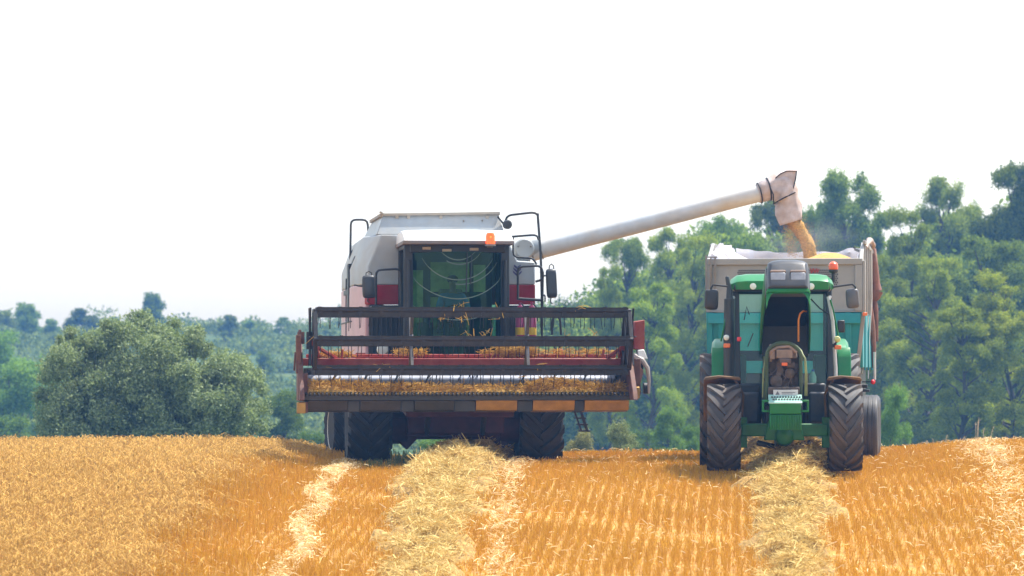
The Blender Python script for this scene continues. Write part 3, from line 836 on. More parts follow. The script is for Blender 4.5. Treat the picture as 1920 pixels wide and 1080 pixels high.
def build_combine():
    K = H_
    # ---------- wheels
    for px,out in ((690,-1),(1008,1)):
        c = K(px,868,0); R=.92
        tyre_parts(hv,(c.x,0,R-.02),R,.40,.46,out,lugs=18,lug_h=.055)
    l = K(634,862,3.9)
    tyre_parts(hv,(l.x+.04,3.9,.64),.64,.22,.42,-1,lugs=16,lug_h=.035,steer=math.radians(7))
    tyre_parts(hv,(1.35,3.9,.64),.64,.24,.32,1,lugs=16,lug_h=.035)
    # ---------- axle and belly
    a = MB()
    x0,x1 = K(732,800,0).x, K(965,800,0).x
    a.box(x0,x1,-.25,.25,.55,.92); a.bar((x0+.05,0,.75),(x0+.4,0,.42),.3,.3); a.bar((x1-.05,0,.75),(x1-.35,0,.42),.3,.3)
    a.box(x0+.15,x1-.15,.1,.6,.5,1.1); a.lathe([(.30,-.2),(.30,.2)],(x0+.1,0,.72),'x',16); a.lathe([(.30,-.2),(.30,.2)],(x1-.1,0,.72),'x',16)
    a.build('front_axle',MUDRED,hv,.02)
    a = MB(); a.box(-1.0,1.0,3.75,4.05,.5,.72); a.bar((0,3.9,.6),(0,3.9,1.2),.3,.3); a.build('rear_axle',MUDRED,hv,.02)
    b = MB()
    xl,xr = K(716,700,.4).x, K(1000,700,.4).x
    b.loft([[(xl,.35,.55),(xr,.35,.55),(xr,.35,2.2),(xl,.35,2.2)],[(xl,3.2,.85),(xr,3.2,.85),(xr,3.2,2.2),(xl,3.2,2.2)],[(xl,5.6,1.2),(xr,5.6,1.2),(xr,5.6,2.2),(xl,5.6,2.2)]])
    b.build('belly',BLACKM,hv,.03)
    # ---------- body shell
    def sec(ly, flare, zlow):
        p=[(690,zlow),(690,500),(715,440),(952,440),(956,458),(970,489),(1003,491),(1003,zlow)]
        q=[]
        for i,(px,py) in enumerate(p):
            v=K(px,py,.3); x=v.x
            if i in (0,1): x-=flare*1.0
            if i==2: x-=flare*1.15
            if i>5: x+=flare*.1
            q.append((x,ly,v.z))
        return q
    m = MB(); m.loft([sec(.3,0,534),sec(1.25,.24,534),sec(5.7,.24,534)])
    body = m.build('body_shell',WHITE,hv,.025)
    def low(ly,flare,z0,z1):
        q=[]
        for i,(px,py) in enumerate([(690,z1),(690,z0),(1003,z0),(1003,z1)]):
            v=K(px,py,.3); q.append((v.x-(flare if i<2 else -.1*flare)-.003*(1 if i<2 else -1),ly,v.z))
        return q
    m=MB(); m.loft([low(.296,0,534,571),low(.5,.05,534,571)]); m.build('red_band',RED,hv,.01)
    # left flank, sky glare on red paint put into a pink base
    f0=K(690,534,.3); zt=f0.z-.003; zb=K(690,676,.3).z; zm=K(690,600,.3).z
    m=MB()
    m.loft([[(f0.x-.04,.45,zb),(f0.x-.04,.45,zt),(f0.x+.3,.45,zt),(f0.x+.3,.45,zb)],[(f0.x-.25,1.25,zb),(f0.x-.25,1.25,zt),(f0.x+.3,1.25,zt),(f0.x+.3,1.25,zb)],[(f0.x-.25,5.6,zb+.25),(f0.x-.25,5.6,zt),(f0.x+.3,5.6,zt),(f0.x+.3,5.6,zb+.25)]])
    fl=m.build('side_panel',PINK,hv,.02)
    m=MB()
    # black gap and vent grid in the flank
    m.box(f0.x-.268,f0.x-.2,2.3,2.9,zm,f0.z+.45); m.box(f0.x-.268,f0.x-.2,3.4,3.46,zb+.3,zt+.2); m.box(f0.x-.268,f0.x-.2,1.3,5.5,zm-.02,zm+.0)
    m.box(f0.x-.27,f0.x-.2,2.2,4.2,zt-.12,zt-.03)
    m.build('vent_slot',BLACK,fl)
    # chamfer gap on white shell: dark seam following the flank
    s=MB(); zs_=K(690,500,.3).z; zq=K(715,440,.3).z; xq=K(715,440,.3).x-f0.x-.036
    s.box(f0.x-.253,f0.x-.20,2.3,3.1,zt+.01,zs_-.02); s.hexa([(f0.x-.253,2.35,zs_-.02),(f0.x-.2,2.35,zs_-.02),(f0.x-.2,3.1,zs_-.02),(f0.x-.253,3.1,zs_-.02),(f0.x-.253+xq*.42,1.9,zs_+(zq-zs_)*.42),(f0.x-.2+xq*.42,1.9,zs_+(zq-zs_)*.42),(f0.x-.2+xq*.42,2.3,zs_+(zq-zs_)*.42),(f0.x-.253+xq*.42,2.3,zs_+(zq-zs_)*.42)]); s.build('door_seam',BLACK,body)
    # dark bay between flank and cab below the band
    m=MB(); xa,xb=K(690,600,.3).x+.02,K(757,600,.3).x
    m.box(xa,xb,.30,.5,K(690,680,.3).z,K(690,572,.3).z); m.box(xa,xb,-.5,.29,K(690,575,.3).z-.05,K(690,575,.3).z+.0)
    for i in range(7): m.box(xa+.05+i*.09,xa+.08+i*.09,.27,.3,K(690,680,.3).z,K(690,574,.3).z)
    m.build('platform_bay',BLACK,hv,.008)
    # right of cab: bay with steps
    m=MB(); xa2,xb2=K(955,600,.3).x,K(1003,600,.3).x
    m.box(xa2,xb2,.30,.5,K(690,690,.3).z,K(690,572,.3).z); m.box(xa2,xb2+.25,-1.2,.29,K(690,676,.3).z-.06,K(690,676,.3).z)
    m.build('operator_platform',BLACK,hv,.01)
    # emblem, round with blades
    e=K(970,508,.3); m=MB()
    R=.098
    for sgn in (-1,1):
        for j in range(3):
            a0=j*.034
            pts=[(e.x+sgn*.012,e.z-R+a0*2),(e.x+sgn*(.075-.006*j),e.z-R*.35+a0*1.7),(e.x+sgn*(.088-.012*j),e.z+R*.1+a0*1.6),(e.x+sgn*.012,e.z-R*.55+a0*2.1)]
            m.prism_y(pts,.288,.296)
    m.prism_y([(e.x-.008,e.z-R),(e.x+.008,e.z-R),(e.x+.008,e.z+R*.8),(e.x-.008,e.z+R*.8)],.288,.296)
    for sgn in (-1,1): m.prism_y([(e.x+sgn*.012,e.z+R*.55),(e.x+sgn*.05,e.z+R*.75),(e.x+sgn*.03,e.z+R),(e.x+sgn*.012,e.z+R*.9)],.288,.296)
    m.build('leaf_emblem',EMBL,body,smooth=False)
    # ---------- grain tank
    m=MB()
    b0,b1=K(706,440,.6),K(946,440,.6); t0,t1=K(719,403,.6),K(936,400,.6)
    m.loft([[(b0.x,.55,b0.z),(b1.x,.55,b1.z),(b1.x-.05,3.8,b1.z),(b0.x-.1,3.8,b0.z)],[(t0.x,.75,t0.z),(t1.x,.75,t1.z),(t1.x-.05,3.5,t1.z),(t0.x-.05,3.5,t0.z)]])
    tank=m.build('grain_tank',WHITE,hv,.015)
    m=MB(); m.bar((t0.x-.04,.72,t0.z+.01),(t1.x+.02,.72,t1.z+.01),.06,.045); m.bar((t0.x-.04,.72,t0.z),(t0.x-.08,3.5,t0.z),.05,.05)
    m.bar((t1.x,.72,t1.z),(t1.x-.02,3.5,t1.z),.05,.05)
    m.bar((t0.x+.02,.7,t0.z),(t0.x-.06,.66,t0.z+.06),.05,.03)
    for fx in (.12,.22,.5,.9): 
        xx=t0.x+(t1.x-t0.x)*fx; m.box(xx-.03,xx+.03,.70,.78,t0.z-.06,t0.z)
    m.build('tank_rim',mat('tank_rim_steel',(.33,.30,.26),.6,dirt=.4),tank)
    m=MB()
    for px,py in ((733,438),(751,436),(870,414),(905,413)): v=K(px,py,.6); m=MB(); m.ball((v.x,.66,v.z),.018,8); m.build('bolt',GREYST,tank)
    m=MB(); v=K(939,412,.6); m.bar((v.x-.06,.62,v.z+.06),(v.x+.12,.62,v.z-.16),.06,.03); m.build('lamp_bracket',BLACK,hv); m=MB()
    v=K(951,421,.4); m.lathe([(.085,.09),(.09,0),(.07,-.05),(.02,-.05)],(v.x,.35,v.z),'y',16); m.build('work_light',BLACK,hv)
    # ---------- cab
    x0,x1=K(758,500,-1.5).x,K(956,500,-1.5).x; zt=K(850,456,-1.5).z; zb=K(850,668,-1.5).z; xm=(x0+x1)/2; hw=(x1-x0)/2
    cab=MB()
    # posts, sill, rear wall, floor
    for sx in (-1,1):
        cab.loft([[(xm+sx*hw,-1.42,z),(xm+sx*(hw-.16),-1.47,z),(xm+sx*(hw-.16),-1.36,z),(xm+sx*hw,-1.30,z)] for z in (zb,zt)])
        cab.box(*(sorted((xm+sx*hw,xm+sx*(hw-.1)))),.12,.29,zb,zt)
        cab.box(*(sorted((xm+sx*hw,xm+sx*(hw-.06)))),-1.3,.12,zb,zb+.35)
        cab.box(*(sorted((xm+sx*hw,xm+sx*(hw-.06)))),-1.3,.12,zt-.10,zt)
        cab.bar((xm+sx*(hw-.085),-1.50,zb+.15),(xm+sx*(hw-.085),-1.50,zt-.3),.05,.05)
    cab.box(xm-hw+.17,xm+hw-.17,.20,.29,zb,zt); cab.box(xm-hw,xm+hw,-1.3,.29,zb-.10,zb-.004); cab.box(xm-hw+.02,xm+hw-.02,-1.5,.25,zt-.012,zt+.02)
    cb=cab.build('cab',BLACK,hv,.012)
    # header strip with lamps above the screen
    m=MB(); m.box(xm-hw+.1,xm+hw-.1,-1.66,-1.45,zt-.17,zt-.016); m.build('lamp_strip',BLACK,cb,.01)
    for px,py,w_ in ((800,465,.075),(838,469,.085),(889,467,.08)):
        v=K(px,py,-1.68); m=MB(); m.box(v.x-w_,v.x+w_,-1.70,-1.655,v.z-.028,v.z+.022); m.build('headlight',mat('dull_lamp',(.45,.36,.26),.4),cb,.008)
    # curved screen
    m=MB(); n=18; secs=[]
    for z in np.linspace(zb-.25,zt-.16,4):
        r=[]
        for i in range(n+1):
            u=-1+2*i/n; r.append((xm+u*(hw-.15),-1.42-.34*(1-u*u)**.8-.05*(zt-z)*0,z))
        secs.append(r)
    m.loft(secs,cap=False,closed=False); m.slot=1
    # dust ridges left by the wipers, pivoting above the screen
    for r_,q0,q1,ox in ((.42,-.95,.9,0),(.50,-.5,1.0,.02),(.78,-1.05,1.05,0),(.86,-.1,1.0,.03),(1.12,-.95,.98,0),(1.5,-.6,.62,0)):
        A=[];Bq=[]
        for q in np.linspace(q0,q1,22):
            for dst,rr in ((A,r_),(Bq,r_+.014*(1-abs(q/1.1)**2)+.004)):
                x=ox+rr*math.sin(q)*.95; z=zt+.12-rr*math.cos(q); u=max(-.98,min(.98,x/(hw-.15)))
                dst.append((xm+u*(hw-.15),-1.424-.34*(1-u*u)**.8,max(zb-.2,min(zt-.17,z))))
        m.loft([A,Bq],cap=False,closed=False)
    m.build('windscreen',[WSHIELD,DUSTARC],cb)
    m=MB(); 
    m.tube([(xm+.16,-1.78,zt-.17),(xm+.14,-1.79,zt-.9)],.012,6); m.build('wiper',BLACK,cb); m=MB(); m.tube([(xm+.24,-1.77,zt-.2),(xm+.22,-1.78,zt-.75)],.009,6); m.build('wiper',BLACK,cb)
    # lower screen frame / nose below
    m=MB(); m.loft([[(xm-hw+.1,-1.35,zb-.55),(xm+hw-.1,-1.35,zb-.55),(xm+hw-.1,.2,zb-.55),(xm-hw+.1,.2,zb-.55)],[(xm-hw+.08,-1.30,zb-.11),(xm+hw-.08,-1.30,zb-.11),(xm+hw-.08,.2,zb-.11),(xm-hw+.08,.2,zb-.11)]]); m.build('cab_base',BLACKM,cb,.02)
    # seat, console, wheel
    m=MB(); m.box(xm-.27,xm+.27,-.55,-.05,zb+.42,zb+.55); m.loft([[(xm-.26,-.06,zb+.5),(xm+.26,-.06,zb+.5),(xm+.26,.08,zb+.5),(xm-.26,.08,zb+.5)],[(xm-.22,.0,zb+1.25),(xm+.22,.0,zb+1.25),(xm+.22,.12,zb+1.25),(xm-.22,.12,zb+1.25)]])
    m.box(xm-.2,xm+.2,-.5,-.1,zb,zb+.42); m.build('seat',SEATM,cb,.04)
    m=MB(); m.tube([(xm,-1.25,zb),(xm,-1.02,zb+.72)],.05,8); 
    m.tube([(xm+.2*math.cos(q),-.98+.08*math.sin(q),zb+.76+.17*math.sin(q)) for q in np.linspace(0,6.283,22)],.016,6)
    m.bar((xm-.2,-.98,zb+.76),(xm+.2,-.98,zb+.76),.03,.03); m.build('steering_wheel',BLACK,cb)
    m=MB(); m.box(xm-.62,xm-.38,-.8,.1,zb,zb+.62); m.tube([(xm-.5,-.7,zb+.6),(xm-.5,-.72,zb+.85)],.02,6); m.build('console',INTER,cb,.03)
    m=MB(); m.box(xm-.75,xm-.5,.16,.195,zb+.3,zb+1.6); m.box(xm-.36,xm+.36,.16,.195,zb+1.2,zb+1.75); m.box(xm+.44,xm+.66,.16,.195,zb+1.2,zb+1.7); m.box(xm-.36,xm+.36,.16,.195,zb+.25,zb+1.1)
    m.build('reflection_panel',mat('painted_reflection',(.62,.60,.24),.6,var=.3),cb)  # yellow panels behind the seat, field reflections in the screen put into colour
    # roof: crown falling forward
    m=MB(); zr=K(850,431,-1.2).z; ze=K(850,449,-1.85).z; zl=K(850,456,-1.85).z
    prof=[(-1.88,zl+.02),(-1.92,ze-.02),(-1.86,ze+.04),(-1.3,zr-.03),(-.9,zr),(.15,zr-.02),(.28,zr-.10),(.28,zl+.02)]
    secs=[]
    for u,dz,dy in ((-1.035,-.07,.06),(-1.02,-.02,.02),(-.93,0,0),(-.4,.012,-.03),(.4,.012,-.03),(.93,0,0),(1.02,-.02,.02),(1.035,-.07,.06)):
        secs.append([(xm+u*hw,y+(dy if y<0 else 0),max(zl+.02,z+dz) if z>zl+.05 else z) for y,z in prof])
    m.loft(secs); rf=m.build('roof',ROOFW,hv,ang=50)
    m=MB(); secs=[]
    for u,dy in ((-1.05,.08),(-.9,0),(-.4,-.03),(.4,-.03),(.9,0),(1.05,.08)):
        secs.append([(xm+u*hw,-1.95+dy,zl-.02),(xm+u*hw,-1.95+dy,zl+.045),(xm+u*hw,.3,zl+.045),(xm+u*hw,.3,zl-.02)])
    m.loft(secs); m.build('roof_rim',mat('grey_rim_plastic',(.16,.15,.17),.5,dirt=.5),rf,.01)
    # beacon
    v=K(919,447,-1.98); m=MB(); m.lathe([(.085,-.10),(.085,.04),(.07,.09),(.03,.105)],(v.x,-2.03,v.z),'z',20); be=m.build('beacon',BEAC_ON,hv)
    m=MB(); m.ball((v.x,-2.085,v.z+.02),.032,10); m.build('bulb',BEAC_C,be)
    m=MB(); m.lathe([(.10,-.14),(.10,-.105)],(v.x,-2.03,v.z),'z',16); m.box(v.x-.05,v.x+.05,-2.0,-1.9,v.z-.16,v.z-.11); m.build('bracket',GREYST,be)
    # ---------- rails and mirrors
    def rail(pts,ly,r,name='handrail',mm=BLACKM,parent=hv):
        P=[]
        for p in pts:
            v=K(p[0],p[1],p[2] if len(p)>2 else ly); P.append(v)
        # round the corners
        Q=[P[0]]
        for i in range(1,len(P)-1):
            a,b,c_=P[i-1],P[i],P[i+1]
            da=min(.10,(a-b).length*.45); dc=min(.10,(c_-b).length*.45)
            pa=b+(a-b).normalized()*da; pc=b+(c_-b).normalized()*dc
            for t in (0,.33,.67,1): Q.append(pa*(1-t)**2+b*2*t*(1-t)+pc*t*t)
        Q.append(P[-1])
        m=MB(); m.tube(Q,r,8); return m.build(name,mm,parent)
    rail([(655,570),(658,412),(689,412),(691,442)],4.4,.022)
    rail([(657,500),(660,468),(674,466)],4.4,.02)
    rail([(658,470),(668,492)],4.4,.014)
    rail([(705,572),(705,506),(751,504),(752,572)],-.3,.022)
    rail([(946,424),(950,404),(1002,398),(1009,404)],1.0,.022)
    rail([(1008,400),(1014,480),(1016,560),(1016,625)],1.0,.024)
    rail([(958,444),(1006,440),(1010,450)],.9,.02)
    rail([(962,444),(962,482),(1000,484),(1006,496)],-.1,.018)
    rail([(971,562),(971,500),(1014,498),(1018,512),(1018,524),(1004,528)],-.8,.022)
    rail([(971,560),(1016,563)],-.8,.026)
    rail([(1018,510),(1016,640)],-.8,.02)
    rail([(1035,628),(1036,594),(1050,594),(1052,628)],-.9,.022)
    rail([(1018,555),(1022,552),(1022,566)],-.8,.014)
    def mirror(px0,px1,py0,py1,ly,tilt,arm):
        a,b=K(px0,py1,ly),K(px1,py0,ly); m=MB()
        xc,zc=(a.x+b.x)/2,(a.z+b.z)/2; hx,hz=(b.x-a.x)/2,(b.z-a.z)/2
        pts=[]
        for i in range(24):
            q=2*math.pi*i/24; cx_,cz_=math.cos(q),math.sin(q)
            x=hx*math.copysign(abs(cx_)**.35,cx_); z=hz*math.copysign(abs(cz_)**.35,cz_)
            pts.append((xc+x*math.cos(tilt)-z*math.sin(tilt),zc+x*math.sin(tilt)+z*math.cos(tilt)))
        sh=[[(xc+(x-xc)*k,ly+dy,zc+(z-zc)*k) for x,z in pts] for dy,k in ((-.07,.80),(-.055,.92),(-.02,1),(.02,1))]
        m.loft(sh); mo=m.build('mirror',MIRROR,hv,ang=40)
        m=MB(); m.tube([(xc-hx*.45,ly,zc+hz*.9),(xc-hx*.4,ly,zc+hz*1.2),(xc,ly,zc+hz*1.33),(xc+hx*.4,ly,zc+hz*1.2),(xc+hx*.45,ly,zc+hz*.9)],.011,6)
        m.build('hoop',BLACKM,mo); m=MB(); m.tube([K(*p,ly) for p in arm],.016,6); m.build('bracket',BLACKM,mo); m=MB(); m.tube([(xc-hx*.1,ly,zc-hz*.95),(xc-hx*.2,ly,zc-hz*1.25),(xc+.02,ly,zc-hz*1.4)],.012,6)
        m.build('lower_stay',BLACKM,mo)
    mirror(679,704,516,559,-.6,.04,[(690,538),(672,536),(664,534)])
    mirror(1024,1044,504,559,-.9,.05,[(1018,517),(1030,517)])
    # side lamps
    v=K(718,655,-.4); m=MB(); m.lathe([(.10,.06),(.115,0),(.09,-.03),(.02,-.035)],(v.x,-.4,v.z),'y',18); m.build('road_light',LAMPG,hv)
    for px,py in ((676,667),(1046,660)):
        v=K(px,py,-.6); m=MB(); m.box(v.x-.09,v.x+.09,-.64,-.56,v.z-.055,v.z+.055); m.build('marker_light',AMBER if px>900 else HRED,hv,.01)
    # extinguishers
    for px in (975,997):
        a,b=K(px,640,-.55),K(px,572,-.55); m=MB()
        m.lathe([(.08,a.z),(.085,a.z+.03),(.085,b.z-.10),(.05,b.z-.03),(.025,b.z),(.025,b.z+.05)],(a.x,-.55,0),'z',16)
        eo=m.build('extinguisher',EXTI,hv)
        s0,s1=K(px,628,-.55).z,K(px,614,-.55).z; m=MB(); m.lathe([(.088,s0),(.088,s1)],(a.x,-.55,0),'z',16); m.build('band',YELLOW,eo)
        m=MB(); m.tube([(a.x+.02,-.58,b.z+.03),(a.x+.09,-.6,b.z-.05),(a.x+.10,-.6,b.z-.3)],.014,6); m.build('hose',BLACK,eo)
    v=K(1040,628,-.5); m=MB(); m.tube([K(1036,640,-.5),K(1052,690,-.5)],.018,6); m.tube([K(1046,636,-.5),K(1060,690,-.5)],.018,6)
    m.build('ladder_rail',BLACKM,hv)
    # ladder seen below the header
    m=MB()
    for dy in (0,.35):
        for (p,q) in (((1076,768),(1090,808)),((1088,768),(1101,808))): m.bar(K(*p,-.3+dy),K(*q,-.3+dy),.05,.03)
    for k in range(4):
        a=K(1082+k*4.2,772+k*12,-.3); m.box(a.x-.06,a.x+.12,-.32,.07,a.z-.015,a.z+.015)
    m.build('ladder',BLACKM,hv)
    # ---------- feeder house
    zf0=K(860,600,-1.2).z
    m=MB(); xa,xb=K(752,690,-1.4).x,K(950,690,-1.4).x
    m.loft([[(xa,-2.75,.95),(xb,-2.75,.95),(xb,-2.75,1.55),(xa,-2.75,1.55)],[(xa,-.2,1.15),(xb,-.2,1.15),(xb,-.2,2.0),(xa,-.2,2.0)]]); m.build('feeder_house',MUDRED,hv,.02)
    m=MB()
    for px in (800,905): m.tube([K(px,812,-.4),K(px+3,775,-2.2)],.05,8)
    m.build('lift_cylinder',BLACKM,hv)
    m=MB(); m.box(K(760,800,0).x,K(940,800,0).x,-.6,-.27,.62,1.0); m.build('front_crossmember',MUDRED,hv,.02)
    # ---------- unloading auger
    A=K(985,474,1.6); B_=K(1428,361,1.1); m=MB(); d=(B_-A).normalized()
    m.tube([A+d*.10,A+d*.35,A+(B_-A)*.5,B_],[.20,.185,.175,.165],28); au=m.build('unloading_auger',AUGW,hv,ang=60)
    m=MB(); v=K(984,466,1.2)
    m.lathe([(.17,-.22),(.19,-.19),(.19,.19),(.17,.22)],(v.x,1.45,v.z),'y',24); m.loft([[(v.x+.19*math.cos(q),1.45+.2*math.sin(q),v.z) for q in np.linspace(0,6.283,17)[:-1]],[(v.x+.12*math.cos(q)+.0,1.45+.13*math.sin(q),v.z-.26) for q in np.linspace(0,6.283,17)[:-1]],[(v.x+.16*math.cos(q),1.45+.17*math.sin(q),v.z-.32) for q in np.linspace(0,6.283,17)[:-1]]])
    m.tube([v+Vector((-.02,.25,0)),v+Vector((.10,.3,.035)),v+Vector((.28,.36,.075))],[.19,.2,.2],20)
    m.build('elbow',WHITE,au,.01)
    m=MB()
    for s_ in (.12,.30):
        p=A+d*s_; m.tube([p-d*.012,p+d*.012],.206,24)
    for px,py in ((969,478),(972,462),(996,462)): q=K(px,py,1.2); m.ball((q.x,1.22,q.z),.02,6)
    m.build('clamp_band',GREYST,au)
    # canvas hood and spout
    def ring(c_,ax,r1,r2,seed,n=22,rag=.10):
        ax=ax.normalized(); u=Vector((0,1,0)); w=ax.cross(u).normalized(); rg=random.Random(seed); ph=rg.random()*6
        return [c_+u*(r2*math.cos(q)*(1+rag*math.sin(3*q+ph)+rag*.6*math.sin(7*q+ph*2)))+w*(r1*math.sin(q)*(1+rag*math.sin(4*q+ph*1.3))) for q in np.linspace(0,6.283,n+1)[:-1]]
    m=MB(); ly=1.1
    path=[(1421,363,.18,.18,(1,.0,.25)),(1434,357,.205,.20,(1,0,.25)),(1441,355,.20,.20,(1,0,.2)),(1452,352,.25,.22,(1,0,.1)),(1464,352,.30,.24,(1,0,-.25)),(1470,358,.32,.25,(.9,0,-.55)),(1474,369,.255,.235,(.6,0,-.9)),(1476,380,.235,.225,(.4,0,-1)),(1479,396,.25,.23,(.32,0,-1)),(1482,412,.24,.22,(.3,0,-1)),(1483,417,.235,.21,(.3,0,-1))]
    secs=[]
    for i,(px,py,r1,r2,ax) in enumerate(path):
        secs.append(ring(K(px,py,ly),Vector(ax),r1,r2,i,rag=.03 if i<3 else .13))
    m.loft(secs,cap=False)
    # flap sticking up at the end of the tube
    f=[K(1451,335,ly),K(1460,327,ly),K(1472,321.5,ly),K(1491,321.5,ly),K(1489,336,ly),K(1484,356,ly),K(1470,364,ly)]
    m.loft([[p+Vector((0,-.16,0)) for p in f],[p+Vector((.03,-.05,.035)) for p in f],[p+Vector((-.02,.10,-.02)) for p in f]],cap=True)
    sp=m.build('canvas_spout',CLOTH,hv,ang=70)
    sp.modifiers.new('thick','SOLIDIFY').thickness=.012
    m=MB()
    for px,py,r1,ax in ((1424,362,.19,(1,0,.25)),(1441,355,.215,(1,0,.2))):
        m.tube(ring(K(px,py,ly),Vector(ax),r1,r1,1,rag=.02)+[ring(K(px,py,ly),Vector(ax),r1,r1,1,rag=.02)[0]],.014,6)
    q=[K(1445,384,ly)+Vector((0,-.24,0)),K(1462,374,ly)+Vector((0,-.27,0)),K(1487,362,ly)+Vector((0,-.24,0))]; m.tube(q,.014,6)
    m.tube([p+Vector((0,-.17,0)) for p in f[:6]],.012,6); m.tube([K(1440,352,ly)+Vector((0,-.22,0)),K(1446,366,ly)+Vector((0,-.235,0)),K(1447,384,ly)+Vector((0,-.23,0))],.012,6)
    m.build('tie_strap',REELM,sp)

def build_header():
    K=H_
    hd=[]
    yk,yb,yr,ya=-3.85,-2.75,-3.75,-3.15
    xl,xr=K(568,745,yk).x,K(1182,745,yk).x; W=xr-xl
    # back sheet, table and frame beams
    m=MB()
    zb,zt=K(860,748,yb).z,K(860,690,yb).z
    m.box(xl+.05,xr-.05,yb,yb+.05,zb,zt)
    # table: shallow trough down to the knife
    zk=K(860,746,yk).z
    m.loft([[(xl+.04,yk+.06,zk-.03),(xl+.04,yk+.06,zk),(xl+.04,ya-.2,zk-.05),(xl+.04,ya,zk-.14),(xl+.04,yb,zk-.02),(xl+.04,yb,zk-.08),(xl+.04,ya,zk-.20),(xl+.04,ya-.2,zk-.11)],
            [(xr-.04,yk+.06,zk-.03),(xr-.04,yk+.06,zk),(xr-.04,ya-.2,zk-.05),(xr-.04,ya,zk-.14),(xr-.04,yb,zk-.02),(xr-.04,yb,zk-.08),(xr-.04,ya,zk-.20),(xr-.04,ya-.2,zk-.11)]])
    he=m.build('header_platform',GREYST,hv,.006)
    m=MB(); z1,z2=K(860,686,yb).z,K(860,672,yb).z
    m.box(xl+.03,xr-.03,yb-.10,yb+.10,z1,z2); m.box(xl+.1,xr-.1,yb+.12,yb+.24,K(860,671,yb).z,K(860,664,yb).z)
    m.build('top_beam',HRED,he,.012)
    # knife: lip, guards
    m=MB(); zl0,zl1=K(860,750,yk).z,K(860,741,yk).z
    m.box(xl,xr,yk+.0,yk+.055,zl0,zl1); n=80
    for i in range(n):
        x=xl+.06+(W-.12)*i/(n-1); m.loft([[(x-.020,yk+.03,zl1-.01),(x+.020,yk+.03,zl1-.01),(x+.016,yk+.03,zl1+.045),(x-.016,yk+.03,zl1+.045)],[(x-.006,yk-.10,zl1-.0),(x+.006,yk-.10,zl1-.0),(x+.006,yk-.10,zl1+.016),(x-.006,yk-.10,zl1+.016)]])
        m.box(x-.018,x+.018,yk+.03,yk+.10,zl1,zl1+.055)
    m.build('knife_guard',BLACKM,he,smooth=False)
    # skid panels under the knife
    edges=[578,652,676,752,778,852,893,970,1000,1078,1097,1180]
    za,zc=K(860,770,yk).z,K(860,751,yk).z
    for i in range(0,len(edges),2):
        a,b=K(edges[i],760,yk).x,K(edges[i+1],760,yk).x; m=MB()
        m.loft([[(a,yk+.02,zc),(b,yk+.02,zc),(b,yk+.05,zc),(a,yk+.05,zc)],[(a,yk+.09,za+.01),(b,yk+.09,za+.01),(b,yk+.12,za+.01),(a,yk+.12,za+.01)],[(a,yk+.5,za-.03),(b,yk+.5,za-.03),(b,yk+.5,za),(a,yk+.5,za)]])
        m.build('skid_panel',PANELY if i>5 else SHADEDST,he,.006)  # left panels same steel, reflected shade put into a darker colour
    m=MB()
    for i in range(1,len(edges)-1,2):
        a,b=K(edges[i],760,yk).x,K(edges[i+1],760,yk).x
        m.box(a+.005,b-.005,yk+.10,yk+.6,za-.02,zc+.002)
    m.box(xl+.1,xr-.02,yk+.25,yb+.1,za-.02,za+.03)
    m.build('skid_bracket',BLACKM,he,.008)
    # cross auger with flights
    m=MB(); zz=K(860,718,ya).z; r=.14
    m.lathe([(r,xl+.08),(r,xr-.08)],(0,ya,zz),'x',28); ag=m.build('cross_auger',STEEL,hv)
    for (s0,s1,hand) in ((xl+.1,xl+W*.40,1),(xr-.1,xr-W*.40,-1)):
        m=MB(); turns=4; n=96; V=[];Fq=[]
        for i in range(n+1):
            t=i/n; q=t*turns*6.283*hand; x=s0+(s1-s0)*t
            for rr in (r*.95,r+.10): V.append((x,ya+rr*math.sin(q),zz+rr*math.cos(q)))
            if i<n: Fq.append((2*i,2*i+1,2*i+3,2*i+2))
        m.add(V,Fq); fo=m.build('auger_flight',REELM,ag,ang=80); fo.modifiers.new('thick','SOLIDIFY').thickness=.012
    m=MB(); random.seed(3)
    for i in range(26):
        x=xl+W*(.41+.18*random.random()); q=random.random()*6.283; p=Vector((x,ya+r*math.sin(q),zz+r*math.cos(q))); m.tube([p,p+Vector((0,.12*math.sin(q),.12*math.cos(q)))],.010,5)
    m.build('auger_finger',REELM,ag)
    # reel
    yc=yr; zc2=K(868,637,yr).z; R=K(868,637,yr); R=abs(K(868,583,yr).z-zc2)/math.sin(math.pi/3)
    rl=K(590,640,yr).x; rr_=K(1176,640,yr).x
    m=MB(); m.lathe([(.045,rl),(.045,rr_)],(0,yc,zc2),'x',14); re=m.build('reel',REELM,hv)
    arms=[rl,K(771,640,yr).x,K(988,640,yr).x,rr_]
    angs=[math.radians(60*k) for k in range(6)]
    for ai,x in enumerate(arms):
        m=MB()
        pts=[Vector((x,yc+R*math.cos(q),zc2+R*math.sin(q))) for q in angs]
        thick=.07 if ai in (0,3) else .055
        for k in range(6):
            m.bar((x,yc,zc2),pts[k],thick*.6,thick,up=(1,0,0))
            if ai in (0,3): m.bar(pts[k],pts[(k+1)%6],.05,.07,up=(1,0,0))
        m.lathe([(.12,x-.03),(.12,x+.03)],(0,yc,zc2),'x',16)
        if ai in (0,3):
            # eccentric control ring beside the end star
            xx=x+(.08 if ai==0 else -.08)*-1
            for k in range(6):
                p=Vector((xx,yc+.06+R*math.cos(angs[k]),zc2+.05+R*math.sin(angs[k]))); q=Vector((xx,yc+.06,zc2+.05)); m.bar(q,p,.02,.035,up=(1,0,0))
        m.build('reel_arm',REELM if ai in (0,3) else REELL,re,.006)
    rg=random.Random(9)
